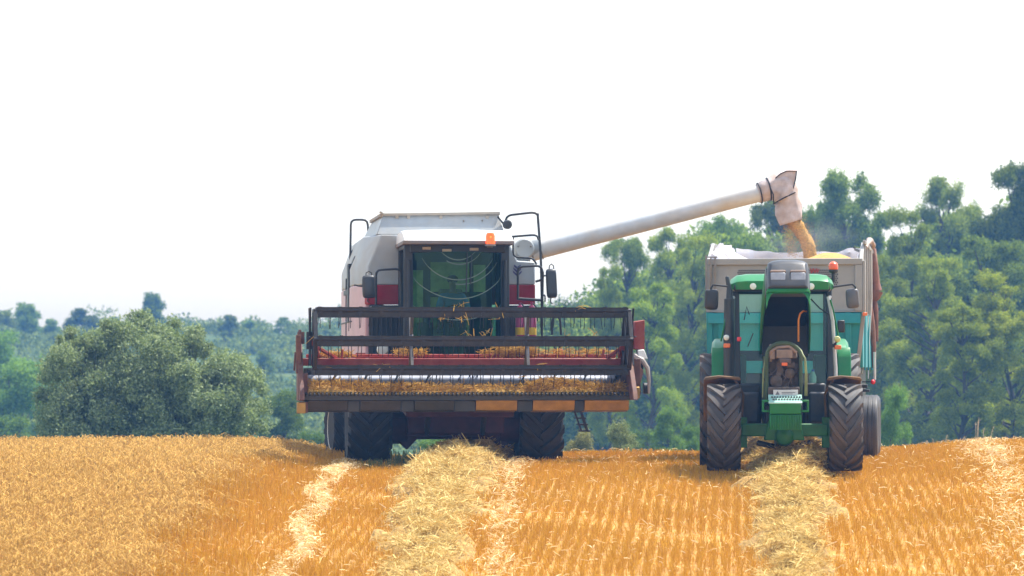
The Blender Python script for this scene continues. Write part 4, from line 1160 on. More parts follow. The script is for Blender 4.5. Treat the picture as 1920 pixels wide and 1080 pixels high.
    for k,q in enumerate(angs):
        cy,cz=yc+R*math.cos(q),zc2+R*math.sin(q); m=MB()
        m.tube([(rl-.03,cy,cz),(rr_+.03,cy,cz)],.034,10)
        m.box(rl+.02,rr_-.02,cy-.012,cy+.014,cz-.115,cz-.02)
        m.box(rl+.02,rr_-.02,cy-.02,cy+.02,cz+.02,cz+.06)
        nt=31
        for i in range(nt):
            x=rl+.08+(rr_-rl-.16)*i/(nt-1)
            m.box(x-.03,x+.03,cy-.028,cy+.022,cz-.10,cz+.068) if i%2==0 else None
            bx=rg.gauss(0,.012); L_=.30+rg.gauss(0,.015)
            m.tube([(x,cy-.015,cz-.08),(x+bx*.4,cy-.03,cz-.2),(x+bx,cy+.02,cz-L_)],.006,4,cap=False)
        m.build('reel_bat',REELM,re,smooth=True)
    # reel lift arms, red
    for sgn,px0,px1 in ((-1,596,640),(1,1166,1130)):
        m=MB(); x=K(px0,655,yb).x
        m.bar((K(px0+(-6 if sgn<0 else 4),640,yr).x,yr+.05,zc2-.05),(K(px0,700,yb).x,yb+.2,K(px0,668,yb).z),.09,.10)
        m.bar(K(px0,652,-3.2),K(px1,677,-2.6),.06,.05); m.tube([K(px1,676,yb),K(px1+2,655,yb)],.025,6)
        m.build('reel_lift_arm',HRED,hv,.008)
    # end dividers
    m=MB()
    x0=K(557,700,yk).x; x1=K(577,700,yk).x
    def side(poly,xa,xb): m.loft([[(xa,y,z) for y,z in poly],[(xb,y,z) for y,z in poly]])
    z=lambda py,ly: K(860,py,ly).z
    side([(yk-.5,z(749,yk)),(yk-.45,z(735,yk)),(yk+.1,z(690,yk)),(yk+.7,z(640,yk)),(yb+.15,z(640,yk)),(yb+.15,z(752,yk)),(yk,z(752,yk))],x0+.03,x0+.11)
    m.box(x0+.02,x1,yk+.05,yk+.30,z(750,yk),z(700,yk)); m.box(x0-.01,x0+.08,yk+.2,yk+.45,z(700,yk),z(628,yk)); m.box(x0+.02,x0+.14,yk+.3,yk+.5,z(645,yk),z(622,yk))
    m.tube([(x0+.05,yk+.3,z(640,yk)),(x0+.06,yk+.3,z(618,yk))],.03,6); m.tube([(x0-.04,yk+.3,z(695,yk)),(x0-.02,yk+.3,z(660,yk))],.018,6)
    m.box(x0+.04,x0+.19,yk+.05,yk+.4,z(774,yk),z(753,yk))
    m.build('end_divider',MUDRED2,hv,.012)
    m=MB(); v=K(578,630,yk); m.box(v.x-.02,v.x+.12,yk+.2,yk+.42,z(655,yk),z(622,yk)); m.build('drive_housing',BLACK,hv,.01)
    m=MB(); v=K(568,771,yk); m.box(v.x-.1,v.x+.05,yk+.03,yk+.3,z(775,yk),z(754,yk)); m.build('yellow_shoe',PANELY,hv,.01)
    m=MB()
    xa,xb=K(1180,700,yk).x,K(1215,700,yk).x
    side([(yk-.5,z(750,yk)),(yk-.4,z(735,yk)),(yk+.3,z(668,yk)),(yb+.15,z(645,yk)),(yb+.15,z(750,yk))],xa,xa+.09)
    m.box(xa+.09,xb-.1,yk+.2,yb+.1,z(742,yk),z(672,yk)); m.bar((xa+.05,yk+.2,z(745,yk)),(xb-.12,yk+.4,z(690,yk)),.14,.2)
    m.build('end_divider',MUDRED2,hv,.015)
    # red belt shield on the right, lamp, hose
    m=MB(); a,b=K(1188,655,-2.9),K(1208,600,-2.9)
    m.loft([[(a.x,-2.95,a.z),(b.x,-2.95,a.z),(b.x,-2.95,b.z),(a.x+.02,-2.95,b.z-.03)],[(a.x,-2.3,a.z),(b.x,-2.3,a.z),(b.x,-2.3,b.z),(a.x+.02,-2.3,b.z-.03)]]); m.build('belt_shield',HRED,hv,.012)
    m=MB(); m.box(K(1181,640,-2.9).x,a.x-.005,-2.85,-2.4,K(0,662,-2.9).z,K(0,612,-2.9).z); m.build('belt_guard',BLACK,hv,.015)
    m=MB(); v=K(1204,663,-3.0); m.hexa([(v.x-.09,-3.1,v.z-.07),(v.x+.09,-3.1,v.z-.10),(v.x+.10,-2.8,v.z-.06),(v.x-.08,-2.8,v.z-.04),(v.x-.08,-3.05,v.z+.06),(v.x+.03,-3.05,v.z+.07),(v.x+.05,-2.8,v.z+.09),(v.x-.08,-2.8,v.z+.08)]); m.build('white_cap',TRWHITE,hv,.012)
    m=MB(); m.tube([K(1188,668,-3.0),K(1205,676,-3.1),K(1214,690,-3.1),K(1217,715,-3.1),K(1217,738,-3.1)],[.07,.05,.045,.035,.02],8); m.build('pale_hose',mat('pale_hose',(.55,.5,.48),.5,dirt=.5),hv)
    m=MB(); m.box(K(1180,745,yk).x+.02,K(1200,745,yk).x,yk+.02,yk+.3,K(0,748,yk).z,K(0,726,yk).z); m.build('yellow_shoe',PANELY,hv,.012)
    m=MB(); m.lathe([(.10,0),(.10,.09)],K(1206,728,-3.0),'x',14); m.lathe([(.16,0),(.16,.06)],K(1198,684,-2.9),'x',18); m.build('drive_pulley',BLACK,hv,.01)

MUDRED2 = mat('rusty_divider_steel',(.11,.035,.025),.6,var=.35,scale=10,dirt=.5,dcol=(.22,.12,.06),dscale=5)

def build_header_straw():
    """cut crop still lying on the header: its own loose stuff"""
    K=H_; rng=np.random.default_rng(61); P=[]; Fr=np.array
    def put_(n,px0,px1,py0,py1,ly0,ly1,f=None):
        for i in range(n):
            px=rng.uniform(px0,px1); t=rng.uniform(0,1); hmax=1 if f is None else f(px)
            P.append(K(px,py1-(py1-py0)*t*hmax,rng.uniform(ly0,ly1)))
    put_(1500,572,800,712,738,-3.78,-3.35,lambda p:.95 if p<690 else .75)
    put_(900,800,1000,722,738,-3.78,-3.4)
    put_(1700,985,1172,708,738,-3.78,-3.35,lambda p:.6+.4*math.exp(-((p-1040)/45)**2))
    put_(500,900,1165,655,668,-2.7,-2.5); put_(260,590,660,660,670,-2.75,-2.5); put_(420,930,1005,648,668,-2.75,-2.5); put_(200,740,800,655,668,-2.7,-2.5)
    for (px,py) in ((935,590),(835,590),(870,598),(985,655),(1000,640),(965,645),(880,630),(600,640),(910,625),(1060,640),(1110,630),(640,690),(720,690),(1010,690),(860,575),(1090,582),(975,700)):
        for i in range(9): P.append(K(px+rng.normal(0,7),py+rng.normal(0,6),rng.uniform(-4.2,-3.3)))
    P=np.array([tuple(p) for p in P]); n=len(P)
    V,Fc=lying(P[:,0],P[:,1],P[:,2],rng,.08,.26,.011,.55)
    # the heap underneath
    mb=MB()
    xs=np.linspace(K(572,0,-3.5).x,K(1174,0,-3.5).x,90); secs=[]
    hz=lambda x: .02+.055*(1+math.sin(x*3.1)*math.sin(x*1.3+1))+.06*math.exp(-((x-1.9)/.5)**2)+.05*math.exp(-((x+2.7)/.5)**2)
    z0=K(860,740,-3.78).z
    for x in xs: secs.append([(x,-3.80,z0-.02),(x,-3.76,z0+hz(x)*.5),(x,-3.6,z0+hz(x)),(x,-3.4,z0+hz(x)*.9),(x,-3.38,z0-.06)])
    mb.loft(secs)
    tri=[]; 
    V0=np.array(mb.v); F0=[f for f in mb.f if len(f)==4]
    me=np_mesh('cut_straw',np.concatenate([V0,V]),np.concatenate([np.array(F0),Fc+len(V0)]),[STRAWBED2,STRAWH])
    me.polygons.foreach_set('material_index',np.concatenate([np.zeros(len(F0),np.int32),np.ones(len(Fc),np.int32)]))
    o=link('cut_straw',me,None,H_.o); o.rotation_euler=(0,0,H_.yaw)
    tag(o,'golden cut straw heaped on the combine header table and caught in its reel','straw',kind='stuff')
STRAWBED2=mat('golden_straw_bed',(.42,.24,.05),.9,var=.5,scale=25,bump=1,bscale=40)
STRAWH=leaf_mat('golden_cut_straw',(.62,.38,.09),(.38,.22,.05),.3,objvar=0)

def build_driver():
    K=H_
    x0,x1=K(758,500,-1.5).x,K(956,500,-1.5).x; xm=(x0+x1)/2; zb=K(850,668,-1.5).z
    # seated figure, one skinned body: joints in cab coordinates relative to the hip
    hip=Vector((0,0,0))
    J={'pelvis':(0,0,0,.13),'belly':(0,.0,.18,.135),'chest':(0,.0,.38,.15),'neck0':(0,-.02,.50,.08),'neck':(0,-.03,.57,.055),'jaw':(0,-.05,.65,.075),'head':(0,-.045,.73,.098),'crown':(0,-.03,.81,.07),
       'nose':(0,-.150,.70,.016),
       'shL':(-.19,.0,.45,.07),'elL':(-.27,-.16,.22,.05),'wrL':(-.20,-.40,.20,.032),'paL':(-.16,-.47,.22,.038),
       'shR':(.19,.0,.45,.07),'elR':(.28,-.16,.22,.05),'wrR':(.20,-.40,.20,.032),'paR':(.16,-.47,.22,.038),
       'hpL':(-.11,-.04,-.01,.10),'knL':(-.15,-.46,.02,.07),'anL':(-.15,-.52,-.38,.045),'ftL':(-.15,-.66,-.42,.04),
       'hpR':(.11,-.04,-.01,.10),'knR':(.15,-.46,.02,.07),'anR':(.15,-.52,-.38,.045),'ftR':(.15,-.66,-.42,.04)}
    E=[('pelvis','belly'),('belly','chest'),('chest','neck0'),('neck0','neck'),('neck','jaw'),('jaw','head'),('head','crown'),('head','nose'),('chest','shL'),('shL','elL'),('elL','wrL'),('wrL','paL'),('chest','shR'),('shR','elR'),('elR','wrR'),('wrR','paR'),('pelvis','hpL'),('hpL','knL'),('knL','anL'),('anL','ftL'),('pelvis','hpR'),('hpR','knR'),('knR','anR'),('anR','ftR')]
    for s,sg in (('L',1),('R',-1)):
        p=J['pa'+s]
        for i in range(4):
            a='f%s%da'%(s,i); b='f%s%db'%(s,i)
            J[a]=(p[0]+sg*(.012),p[1]-.045-.006*i,p[2]+.03-.022*i,.0095); J[b]=(p[0]+sg*.05,p[1]-.045,p[2]+.026-.022*i,.008)
            E+=[('pa'+s,a),(a,b)]
        J['th'+s]=(p[0]+sg*.045,p[1]+.0,p[2]+.035,.011); E.append(('pa'+s,'th'+s))
    def skin(name,keys,edges,mt,parent,grow=0,sub=2):
        idx={k:i for i,k in enumerate(keys)}; me=bpy.data.meshes.new(name)
        me.from_pydata([J[k][:3] for k in keys],[(idx[a],idx[b]) for a,b in edges if a in idx and b in idx],[])
        o=link(name,me,parent); o.modifiers.new('skin','SKIN'); 
        for k in keys:
            sv=me.skin_vertices[0].data[idx[k]]; r=J[k][3]+grow; sv.radius=(r,r*(.8 if k in('chest','belly','pelvis') else 1)); sv.use_root=(keys.index(k)==0)
        s=o.modifiers.new('sub','SUBSURF'); s.levels=sub; s.render_levels=sub
        me.materials.append(mt); return o
    root=empty('person')
    keys=list(J); skin('body',keys,E,SKIN,root)
    ks=['chest','belly','pelvis','neck0','shL','elL','shR','elR']; skin('shirt',ks,E,SHIRT,root,.016)
    kt=['pelvis','hpL','knL','anL','hpR','knR','anR']; skin('trousers',kt,E,TROUS,root,.014)
    m=MB(); m.ball((0,-.025,.775),.108,16,(1,1.08,.75)); m.build('hair',HAIR,root)
    for sg in (-1,1):
        m=MB(); m.ball((sg*.035,-.134,.735),.012,8); m.build('eye',TROUS,root)
    wm=Matrix.Translation(H_.o)@Matrix.Rotation(H_.yaw,4,'Z')
    root.location=wm@Vector((xm-.0,-.42,zb+.64)); root.rotation_euler=(0,0,H_.yaw)
    tag(root,'driver in a blue shirt at the wheel behind the tinted screen of the combine cab','person')

build_combine()
build_header()
build_header_straw()
build_driver()
# ------------------------------------------------------------------ tractor
T_ = Frame(4.29, 54.0, .08, math.radians(-3.0))
tr = T_.root('tractor')
tag(tr,'green tractor facing the camera with its bonnet raised, hitched to the grain trailer','tractor')

def build_tractor():
    K=T_
    xc=K(1470,800,0).x
    # wheels
    for px,out in ((1357,-1),(1584,1)):
        c=K(px,880,0); tyre_parts(tr,(c.x,0,.685),.69,.26,.36,out,lugs=16,lug_h=.045,mt=RUBBERD,mr=YELLOWRIM)
    for sg,px in ((-1,1342),(1,1580)):
        c=K(px,870,2.65); tyre_parts(tr,(c.x,2.65,.93),.935,.26,.50,sg,lugs=18,lug_h=.05,mt=RUBBERD,mr=YELLOWRIM)
    # axle
    m=MB(); a,b=K(1390,806,0),K(1552,806,0)
    m.box(a.x,b.x,-.13,.13,a.z-.10,a.z+.10); m.loft([[(xc-.32,-.2,a.z-.16),(xc+.32,-.2,a.z-.16),(xc+.25,-.2,a.z+.14),(xc-.25,-.2,a.z+.14)],[(xc-.32,.3,a.z-.16),(xc+.32,.3,a.z-.16),(xc+.25,.3,a.z+.14),(xc-.25,.3,a.z+.14)]])
    m.lathe([(.05,-.3),(.14,-.24),(.17,0),(.14,.2)],(xc,0,a.z-.09),'y',18)
    m.build('front_axle',GREEND,tr,.02)
    for sg,x in ((-1,a.x),(1,b.x)):
        m=MB(); m.box(x-.09,x+.09,-.1,.1,a.z-.28,a.z+.2); m.tube([(xc+sg*.2,.16,a.z-.02),(x,.2,a.z+.02)],.035,8); m.build('steering_knuckle',GREEND,tr,.02)
    # belly under the cab, drive line
    m=MB(); m.box(xc-.30,xc+.30,.2,3.0,.55,1.05); m.box(xc-.75,xc+.75,2.45,2.85,.78,1.10); m.box(xc-.62,xc-.34,1.0,2.0,.55,1.15); m.box(xc+.34,xc+.62,1.0,2.0,.55,1.15); m.build('chassis',BLACKM,tr,.03)
    m=MB(); 
    for sx in (-1,1):
        m=MB(); m.box(*(sorted((xc+sx*.33,xc+sx*.70))),.95,1.2,K(0,760,1).z,K(0,718,1).z); m.build('fuel_tank',BLACK,tr,.04)
    m=MB(); m.box(K(1385,700,1.3).x,K(1556,700,1.3).x,1.32,1.45,K(0,737,1.35).z,K(0,721,1.35).z); m.build('cab_floor',GREEN,tr,.012)
    # front hitch / weight bracket
    m=MB(); z=lambda py,ly=-.95: K(1470,py,ly).z; X=lambda px,ly=-.95: K(px,750,ly).x
    m.box(X(1443),X(1502),-.98,-.6,z(776),z(756)); m.box(X(1443),X(1503),-.96,-.5,z(806),z(777))
    for i in range(13):
        x=X(1445)+(X(1501)-X(1445))*i/12; m.box(x-.009,x+.009,-.985,-.955,z(805),z(778))
    for p,q in ((1429,1443),(1503,1517)):
        m.box(X(p),X(q),-.93,-.6,z(754),z(750)); m.box(X(p),X(q),-.93,-.6,z(773),z(769)); 
        e=p if p<1470 else q-4; m.box(X(e),X(e+4),-.93,-.6,z(769),z(754))
    m.build('front_weight_bracket',GREEN,tr,.01)
    # perforated step plate, sun glare put into its pale colour
    m=MB(); m.loft([[(X(1441),-.99,z(757)),(X(1504),-.99,z(757)),(X(1504),-.99,z(754.5)),(X(1441),-.99,z(754.5))],[(X(1441),-.70,z(742)),(X(1504),-.70,z(742)),(X(1504),-.70,z(740)),(X(1441),-.70,z(740))]])
    po=m.build('step_plate',mat('sun_glare_plate',(.30,.52,.44),.35,spec=.7),tr,.004)
    m=MB()
    for i in range(11):
        x=X(1448)+(X(1500)-X(1448))*i/10
        for (yy,pz) in ((-.80,746),(-.88,750.5)): m.lathe([(.016,-.02),(.016,.02)],(x+(0 if yy>-.85 else .02),yy-.012,z(pz)+.012),'y',8)
    m.build('plate_holes',HOLE,po)
    # radiator frame and engine front
    m=MB(); a,b=K(1434,745,-.55),K(1505,745,-.55); zt=K(0,668,-.55).z
    arch=[(a.x+.03,a.z-.05),(a.x+.03,zt)]+[((a.x+b.x)/2+( (b.x-a.x)/2-.03)*math.cos(q),zt+.20*math.sin(q)) for q in np.linspace(math.pi,0,12)]+[(b.x-.03,zt),(b.x-.03,a.z-.05)]
    m.tube([(x,-.55,z_) for x,z_ in arch],.03,8); m.tube([(x*1.0,-.42,z_+.02) for x,z_ in arch],.022,8)
    m.box(a.x,a.x+.05,-.55,.9,a.z-.1,zt); m.box(b.x-.05,b.x,-.55,.9,a.z-.1,zt)
    m.build('radiator_frame',OLIVEST,tr,.006)
    m=MB(); x0,x1=a.x+.06,b.x-.06; zz=lambda py: K(0,py,-.5).z
    m.box(x0,x1,-.38,.9,zz(738),zz(672)); rg=random.Random(4)
    for i in range(16):
        x=x0+rg.random()*(x1-x0-.06); q=zz(730)+rg.random()*(zz(685)-zz(730)); w=.04+rg.random()*.09; h=.03+rg.random()*.08
        m.box(x,min(x1,x+w),-.40-rg.random()*.08,-.36,q,q+h)
    for i in range(7):
        x=x0+rg.random()*(x1-x0); m.tube([(x,-.47,zz(725)),(x+rg.uniform(-.1,.1),-.5,zz(708)),(x+rg.uniform(-.15,.15),-.42,zz(690))],.012,6)
    m.lathe([(.02,-.1),(.10,-.08),(.10,0),(.02,.02)],(x0+.12,-.42,zz(715)),'y',14); m.lathe([(.02,-.1),(.08,-.08),(.08,0),(.02,.02)],(x1-.14,-.42,zz(700)),'y',14)
    m.build('engine',ENGINE,tr,.006)
    m=MB(); m.loft([[(x0+.0,-.46,zz(672)),(x1-.02,-.46,zz(672)),(x1-.06,-.46,zz(652)),(x0+.05,-.46,zz(652))],[(x0,.1,zz(670)),(x1,.1,zz(670)),(x1-.03,.1,zz(645)),(x0+.03,.1,zz(645))]])
    m.box(x0-.0,x1-.0,-.48,-.40,zz(660),zz(655)); m.box(x0+.12,x1-.10,-.60,-.42,zz(672),zz(656)); m.box(x0+.02,x0+.1,-.56,-.42,zz(674),zz(655)); m.tube([(x0+.03,-.5,zz(678)),(x0+.03,-.55,zz(660)),(x0+.13,-.55,zz(652)),(x1-.15,-.55,zz(650)),(x1-.03,-.55,zz(662))],.028,8); m.build('air_cleaner',AIRBOX,tr,.025)
    m=MB(); m.box(x0+.16,x1-.12,-.62,-.52,zz(682),zz(672)); m.build('battery_cover',ENGINE,tr,.015)
    m=MB(); m.box(x0+.20,x1-.18,-.66,-.6,zz(686),zz(680)); m.build('orange_cap',ORANGE,tr,.008)
    m=MB(); m.box(a.x+.05,b.x-.05,-.66,-.60,zz(741),zz(725)); m.build('grille_mount',ENGINE,tr,.01)
    m=MB(); p0,p1=K(1450,742,-.72),K(1496,731,-.72); m.box(p0.x,p1.x,-.73,-.715,p0.z,p1.z); pl=m.build('front_plate',PLATE,tr,.003)
    m=MB(); 
    m.prism_y([(p0.x+.03,p0.z+.015),(p0.x+.10,p0.z+.015),(p0.x+.065,p0.z+.075)],-.733,-.731); m.box(p0.x+.13,p1.x-.04,-.733,-.731,p0.z+.045,p0.z+.055); m.box(p0.x+.13,p1.x-.08,-.733,-.731,p0.z+.025,p0.z+.032); m.build('plate_marks',PLATEK,pl,smooth=False)
    # hoses beside the engine
    m=MB()
    for k in range(3):
        m.tube([K(1509+k*2,742,-.5),K(1510+k*1.5,700,-.55),K(1508+k*1.2,672,-.5),K(1503-k,658,-.4),K(1494-k*2,648,-.1)],.010,6)
    m.tube([K(1430,745,-.5),K(1431,700,-.55),K(1436,664,-.4),K(1446,648,-.1)],.012,6); m.build('hose',mat('old_hose',(.22,.25,.10),.6,var=.3),tr)
    # ---------- raised bonnet: drawn closed, then swung up about its rear hinge
    hy,hz=1.25,K(1470,622,1.25).z; phi=math.radians(33)
    def R_(x,y,z):  # y<0 forward of the hinge, z up, closed pose
        c,s=math.cos(phi),math.sin(phi); return (xc+.04+x, hy+y*c+z*s, hz-y*s+z*c)
    Ln=1.95
    def sect(y,w,top,bot,inset=0):
        w-=inset; t=top-inset
        prof=[(-w,bot),(-w*1.0,bot*.35),(-w*.97,t*.45),(-w*.80,t*.90),(-w*.4,t*1.0),(w*.4,t*1.0),(w*.80,t*.90),(w*.97,t*.45),(w*1.0,bot*.35),(w,bot)]
        return [R_(x,y,z) for x,z in prof]
    stn=[(0,.40,.13,-.42),(-.5,.40,.13,-.45),(-1.1,.385,.11,-.46),(-1.6,.36,.06,-.50),(-Ln+.1,.335,-.01,-.56)]
    m=MB(); m.loft([sect(*s) for s in stn],cap=False,closed=False)
    bo=m.build('bonnet',GREEND,tr,ang=50); so=bo.modifiers.new('thick','SOLIDIFY'); so.thickness=.03; so.offset=-1  # duller green than the roof, shade on the bonnet sides put into colour
    m=MB(); m.loft([sect(*s,inset=.035) for s in stn],cap=False,closed=False); 
    # ribs and baffle inside
    for yy in (-.5,-1.1,-1.6): 
        q=[R_(x,yy,z) for x,z in ((-.33,.0),(-.2,.06),(.2,.06),(.33,.0))]; m.tube(q,.018,6)
    q=[R_(-.33,0,.03),R_(.33,0,.03),R_(.30,-Ln+.15,-.06),R_(-.30,-Ln+.15,-.06)]; q2=[Vector(p)+Vector((0,.02,.02)) for p in q]; m.hexa(q+q2)
    m.build('bonnet_lining',BLACK,bo)
    # nose: charcoal front, rounded
    m=MB()
    w=.335; secs=[]
    for yy,k,tz,bz in ((-Ln+.12,1.02,-.005,-.57),(-Ln-.02,1.01,-.02,-.60),(-Ln-.14,.98,-.06,-.62),(-Ln-.22,.90,-.14,-.62),(-Ln-.25,.80,-.22,-.60)):
        secs.append([R_(x*k,yy,z) for x,z in ((-w,bz),(-w*1.02,bz*.6),(-w*.95,tz*.6+bz*.12),(-w*.72,tz),(-w*.35,tz+.02),(w*.35,tz+.02),(w*.72,tz),(w*.95,tz*.6+bz*.12),(w*1.02,bz*.6),(w,bz))])
    m.loft(secs,cap=True); no=m.build('nose_cowl',GREYN,tr,.015,ang=45)
    m=MB(); secs=[]
    for k in (-1.02,-.95,.95,1.02):
        zt_= -.622 if abs(k)<1 else -.68
        secs.append([R_(w*k,-Ln-.20,zt_-.0),R_(w*k,-Ln-.20,zt_-.06),R_(w*k,-Ln-.14,zt_-.06),R_(w*k,-Ln-.14,zt_)])
    m.loft(secs)
    for sx in (-1,1):   # rounded upper corners of the opening
        a0=[R_(sx*w*1.02,-Ln-.17,-.66),R_(sx*w*.62,-Ln-.17,-.66),R_(sx*w*.80,-Ln-.17,-.72),R_(sx*w*.92,-Ln-.17,-.82),R_(sx*w*1.02,-Ln-.17,-.98)]
        a1=[R_(sx*w*1.02,-Ln-.14,-.66),R_(sx*w*.62,-Ln-.14,-.66),R_(sx*w*.80,-Ln-.14,-.72),R_(sx*w*.92,-Ln-.14,-.82),R_(sx*w*1.02,-Ln-.14,-.98)]
        m.loft([a0,a1])
    m.build('nose_sill',GREEN,no,.006)
    m=MB()
    for sx in (-1,1):
        m.loft([[R_(sx*(w*1.03),-Ln+.1,-.06),R_(sx*(w*1.06),-Ln+.1,-.60),R_(sx*w*.99,-Ln+.1,-.60),R_(sx*w*.98,-Ln+.1,-.06)],[R_(sx*(w*1.0),-Ln-.14,-.2),R_(sx*(w*1.0),-Ln-.14,-.60),R_(sx*w*.95,-Ln-.14,-.60),R_(sx*w*.95,-Ln-.14,-.2)]])
    m.build('grille_side',GREYN,no,.006)
    for sx in (-1,1):
        m=MB(); m.hexa([R_(sx*.155-.115,-Ln-.25,-.50),R_(sx*.155+.115,-Ln-.25,-.50),R_(sx*.155+.115,-Ln-.18,-.50),R_(sx*.155-.115,-Ln-.18,-.50),R_(sx*.155-.115,-Ln-.275,-.37),R_(sx*.155+.115,-Ln-.275,-.37),R_(sx*.155+.115,-Ln-.18,-.37),R_(sx*.155-.115,-Ln-.18,-.37)])
        m.build('headlight',LAMPD,no,.012)
        m=MB(); m.hexa([R_(sx*.155-.13,-Ln-.27,-.355),R_(sx*.155+.13,-Ln-.27,-.355),R_(sx*.155+.12,-Ln-.18,-.355),R_(sx*.155-.12,-Ln-.18,-.355),R_(sx*.155-.11,-Ln-.27,-.315),R_(sx*.155+.11,-Ln-.27,-.315),R_(sx*.155+.11,-Ln-.18,-.315),R_(sx*.155-.11,-Ln-.18,-.315)])
        m.build('lamp_hood',AIRBOX,no,.012)
    # small emblem near the tip of the nose
    m=MB(); e=[R_(-.045,-Ln-.02,.012),R_(.045,-Ln-.02,.012),R_(.055,-Ln+.07,.022),R_(-.05,-Ln+.07,.022)]; m.hexa(e+[Vector(p)+Vector((0,-.012,.012)) for p in e]); m.build('nose_emblem',LEAFY,no)
    m=MB(); fa,fb=K(1429,668,1.18),K(1516,606,1.18); m.box(fa.x,fb.x,1.16,1.2,fa.z,fb.z); m.build('bonnet_bulkhead',BLACK,bo,.01)
    # gas strut hose inside the bonnet
    m=MB(); m.tube([K(1497,640,.2),K(1497,600,-.0),K(1500,588,-.0),K(1506,583,.0),K(1512,584,.1)],.014,6); m.build('cable',HOSE,bo)
    # ---------- cab
    yf=1.35; yr_=2.95
    def P(px,py,ly): return K(px,py,ly)
    m=MB()
    zt=K(0,538,yf).z; zb=K(0,728,yf).z
    for (pt,pb) in (((1372,535),(1357,700)),((1380,536),(1381,730)),((1556,536),(1557,730)),((1561,545),(1568,700))):
        pass
    # front posts
    for (ta,tb,ba,bb) in ((1374,1386,1371,1389),(1550,1560,1552,1564)):
        m.loft([[(K(x,0,yf).x,yy,zb) for x,yy in ((ba,yf),(bb,yf),(bb,yf+.10),(ba,yf+.10))],[(K(x,0,yf).x,yy,zt) for x,yy in ((ta,yf+.12),(tb,yf+.12),(tb,yf+.22),(ta,yf+.22))]])
    # rear posts and sills
    for sx,px in ((-1,1375),(1,1556)):
        x=K(px,0,yf).x; m.box(x-.05,x+.05,yr_-.12,yr_,zb+.55,zt); m.box(x-.045,x+.045,yf+.1,yr_,zb-.1,zb+.06); m.box(x-.045,x+.045,yf+.2,yr_,zt-.07,zt+.02)
        m.box(x-.04,x+.04,2.1,2.16,zb,zt)
    xa,xb=K(1375,0,yf).x,K(1556,0,yf).x
    m.box(xa,xb,yr_-.06,yr_,zb+.45,zb+.62); m.box(xa,xb,yf+.16,yf+.24,zt-.10,zt+.02); m.box(xa,xb,yr_-.1,yr_,zt-.1,zt)
    cb=m.build('cab',BLACKG,tr,.012)
    m=MB(); m.loft([[(xa+.06,yf+.03,zb+.02),(xb-.06,yf+.03,zb+.02)],[(xa+.05,yf+.15,zt-.09),(xb-.05,yf+.15,zt-.09)]],cap=False,closed=False); m.build('windscreen',TGLASS,cb)
    m=MB(); m.add([(xa+.05,yr_-.03,zb+.62),(xb-.05,yr_-.03,zb+.62),(xb-.05,yr_-.03,zt-.1),(xa+.05,yr_-.03,zt-.1)],[(0,1,2,3)]); m.build('rear_window',TGLASS,cb)
    for x in (xa-.02,xb+.02):
        m=MB(); m.add([(x,yf+.12,zb+.06),(x,yr_-.1,zb+.3),(x,yr_-.1,zt-.06),(x,yf+.22,zt-.06)],[(0,1,2,3)]); m.build('side_window',TGLASS,cb)
    # seat, dash, wheel, floor
    m=MB(); m.box(xc-.25,xc+.25,2.1,2.6,zb+.45,zb+.58); m.loft([[(xc-.24,2.5,zb+.55),(xc+.24,2.5,zb+.55),(xc+.24,2.64,zb+.55),(xc-.24,2.64,zb+.55)],[(xc-.2,2.62,zb+1.15),(xc+.2,2.62,zb+1.15),(xc+.2,2.72,zb+1.15),(xc-.2,2.72,zb+1.15)]]); m.build('seat',INTER,cb,.04)
    m=MB(); m.box(xc-.3,xc+.3,yf+.1,yf+.35,zb,zb+.75); m.tube([(xc,yf+.3,zb+.7),(xc,yf+.45,zb+.86)],.04,8); m.tube([(xc+.19*math.cos(q),yf+.46+.09*math.sin(q),zb+.88+.16*math.sin(q)) for q in np.linspace(0,6.283,20)],.015,6); m.build('dashboard',INTER,cb,.02)
    m=MB(); m.box(xa+.03,xb-.03,yf+.1,yr_,zb-.06,zb+.0); m.box(xa+.03,xa+.22,2.0,2.9,zb,zb+.55); m.box(xb-.22,xb-.03,2.0,2.9,zb,zb+.55); m.build('floor_console',mat('green_console',(.02,.09,.05),.6),cb,.02)
    for pts in ([K(1395,600,1.45),K(1400,575,1.45),K(1405,590,1.45)],[K(1520,560,1.42),K(1537,578,1.42),K(1556,590,1.42)],[K(1412,625,1.6),K(1402,650,1.6)]):
        m=MB(); m.tube(pts,.012,6); m.build('wiper',BLACK,cb)
    # roof
    m=MB(); secs=[]
    zr0=K(0,546,yf).z; zr1=K(0,516,1.6).z
    xs=[K(p,0,yf).x for p in (1366,1371,1382,1400,1470,1535,1552,1560,1565)]
    tops=[540,527,520,517.5,517,517.5,520,527,540]
    for x,tp in zip(xs,tops):
        ztp=K(0,tp,1.6).z; zlo=K(0,545,yf).z+(.03 if tp>530 else 0); df=.10 if tp>525 else 0
        secs.append([(x,yf-.18+df,zlo),(x,yf-.20+df,zlo+(ztp-zlo)*.55),(x,yf-.02+df,ztp-.01),(x,yf+.5,ztp+.02),(x,yr_,ztp-.02),(x,yr_+.12,zlo+(ztp-zlo)*.5),(x,yr_+.05,zlo)])
    m.loft(secs); rf=m.build('roof',GREENF,tr,.012,ang=50)
    m=MB(); m.box(K(1376,0,yf).x,K(1556,0,yf).x,yf-.16,yf+.02,K(0,548,yf).z,K(0,535,yf).z); m.build('visor',BLACKG,rf,.02)
    for px in (1412,1521):
        v=K(px,537,yf-.2); m=MB(); m.lathe([(.04,.05),(.055,0),(.05,-.02),(.02,-.03)],(v.x,v.y,v.z),'y',14); m.build('roof_lamp',LAMPG,rf)
    for px,py in ((1377,543),(1375,558),(1554,543),(1556,557)):
        v=K(px,py,yf-.05); m=MB(); m.ball(v,.030,8); m.build('hinge_cap',PLATE,rf)
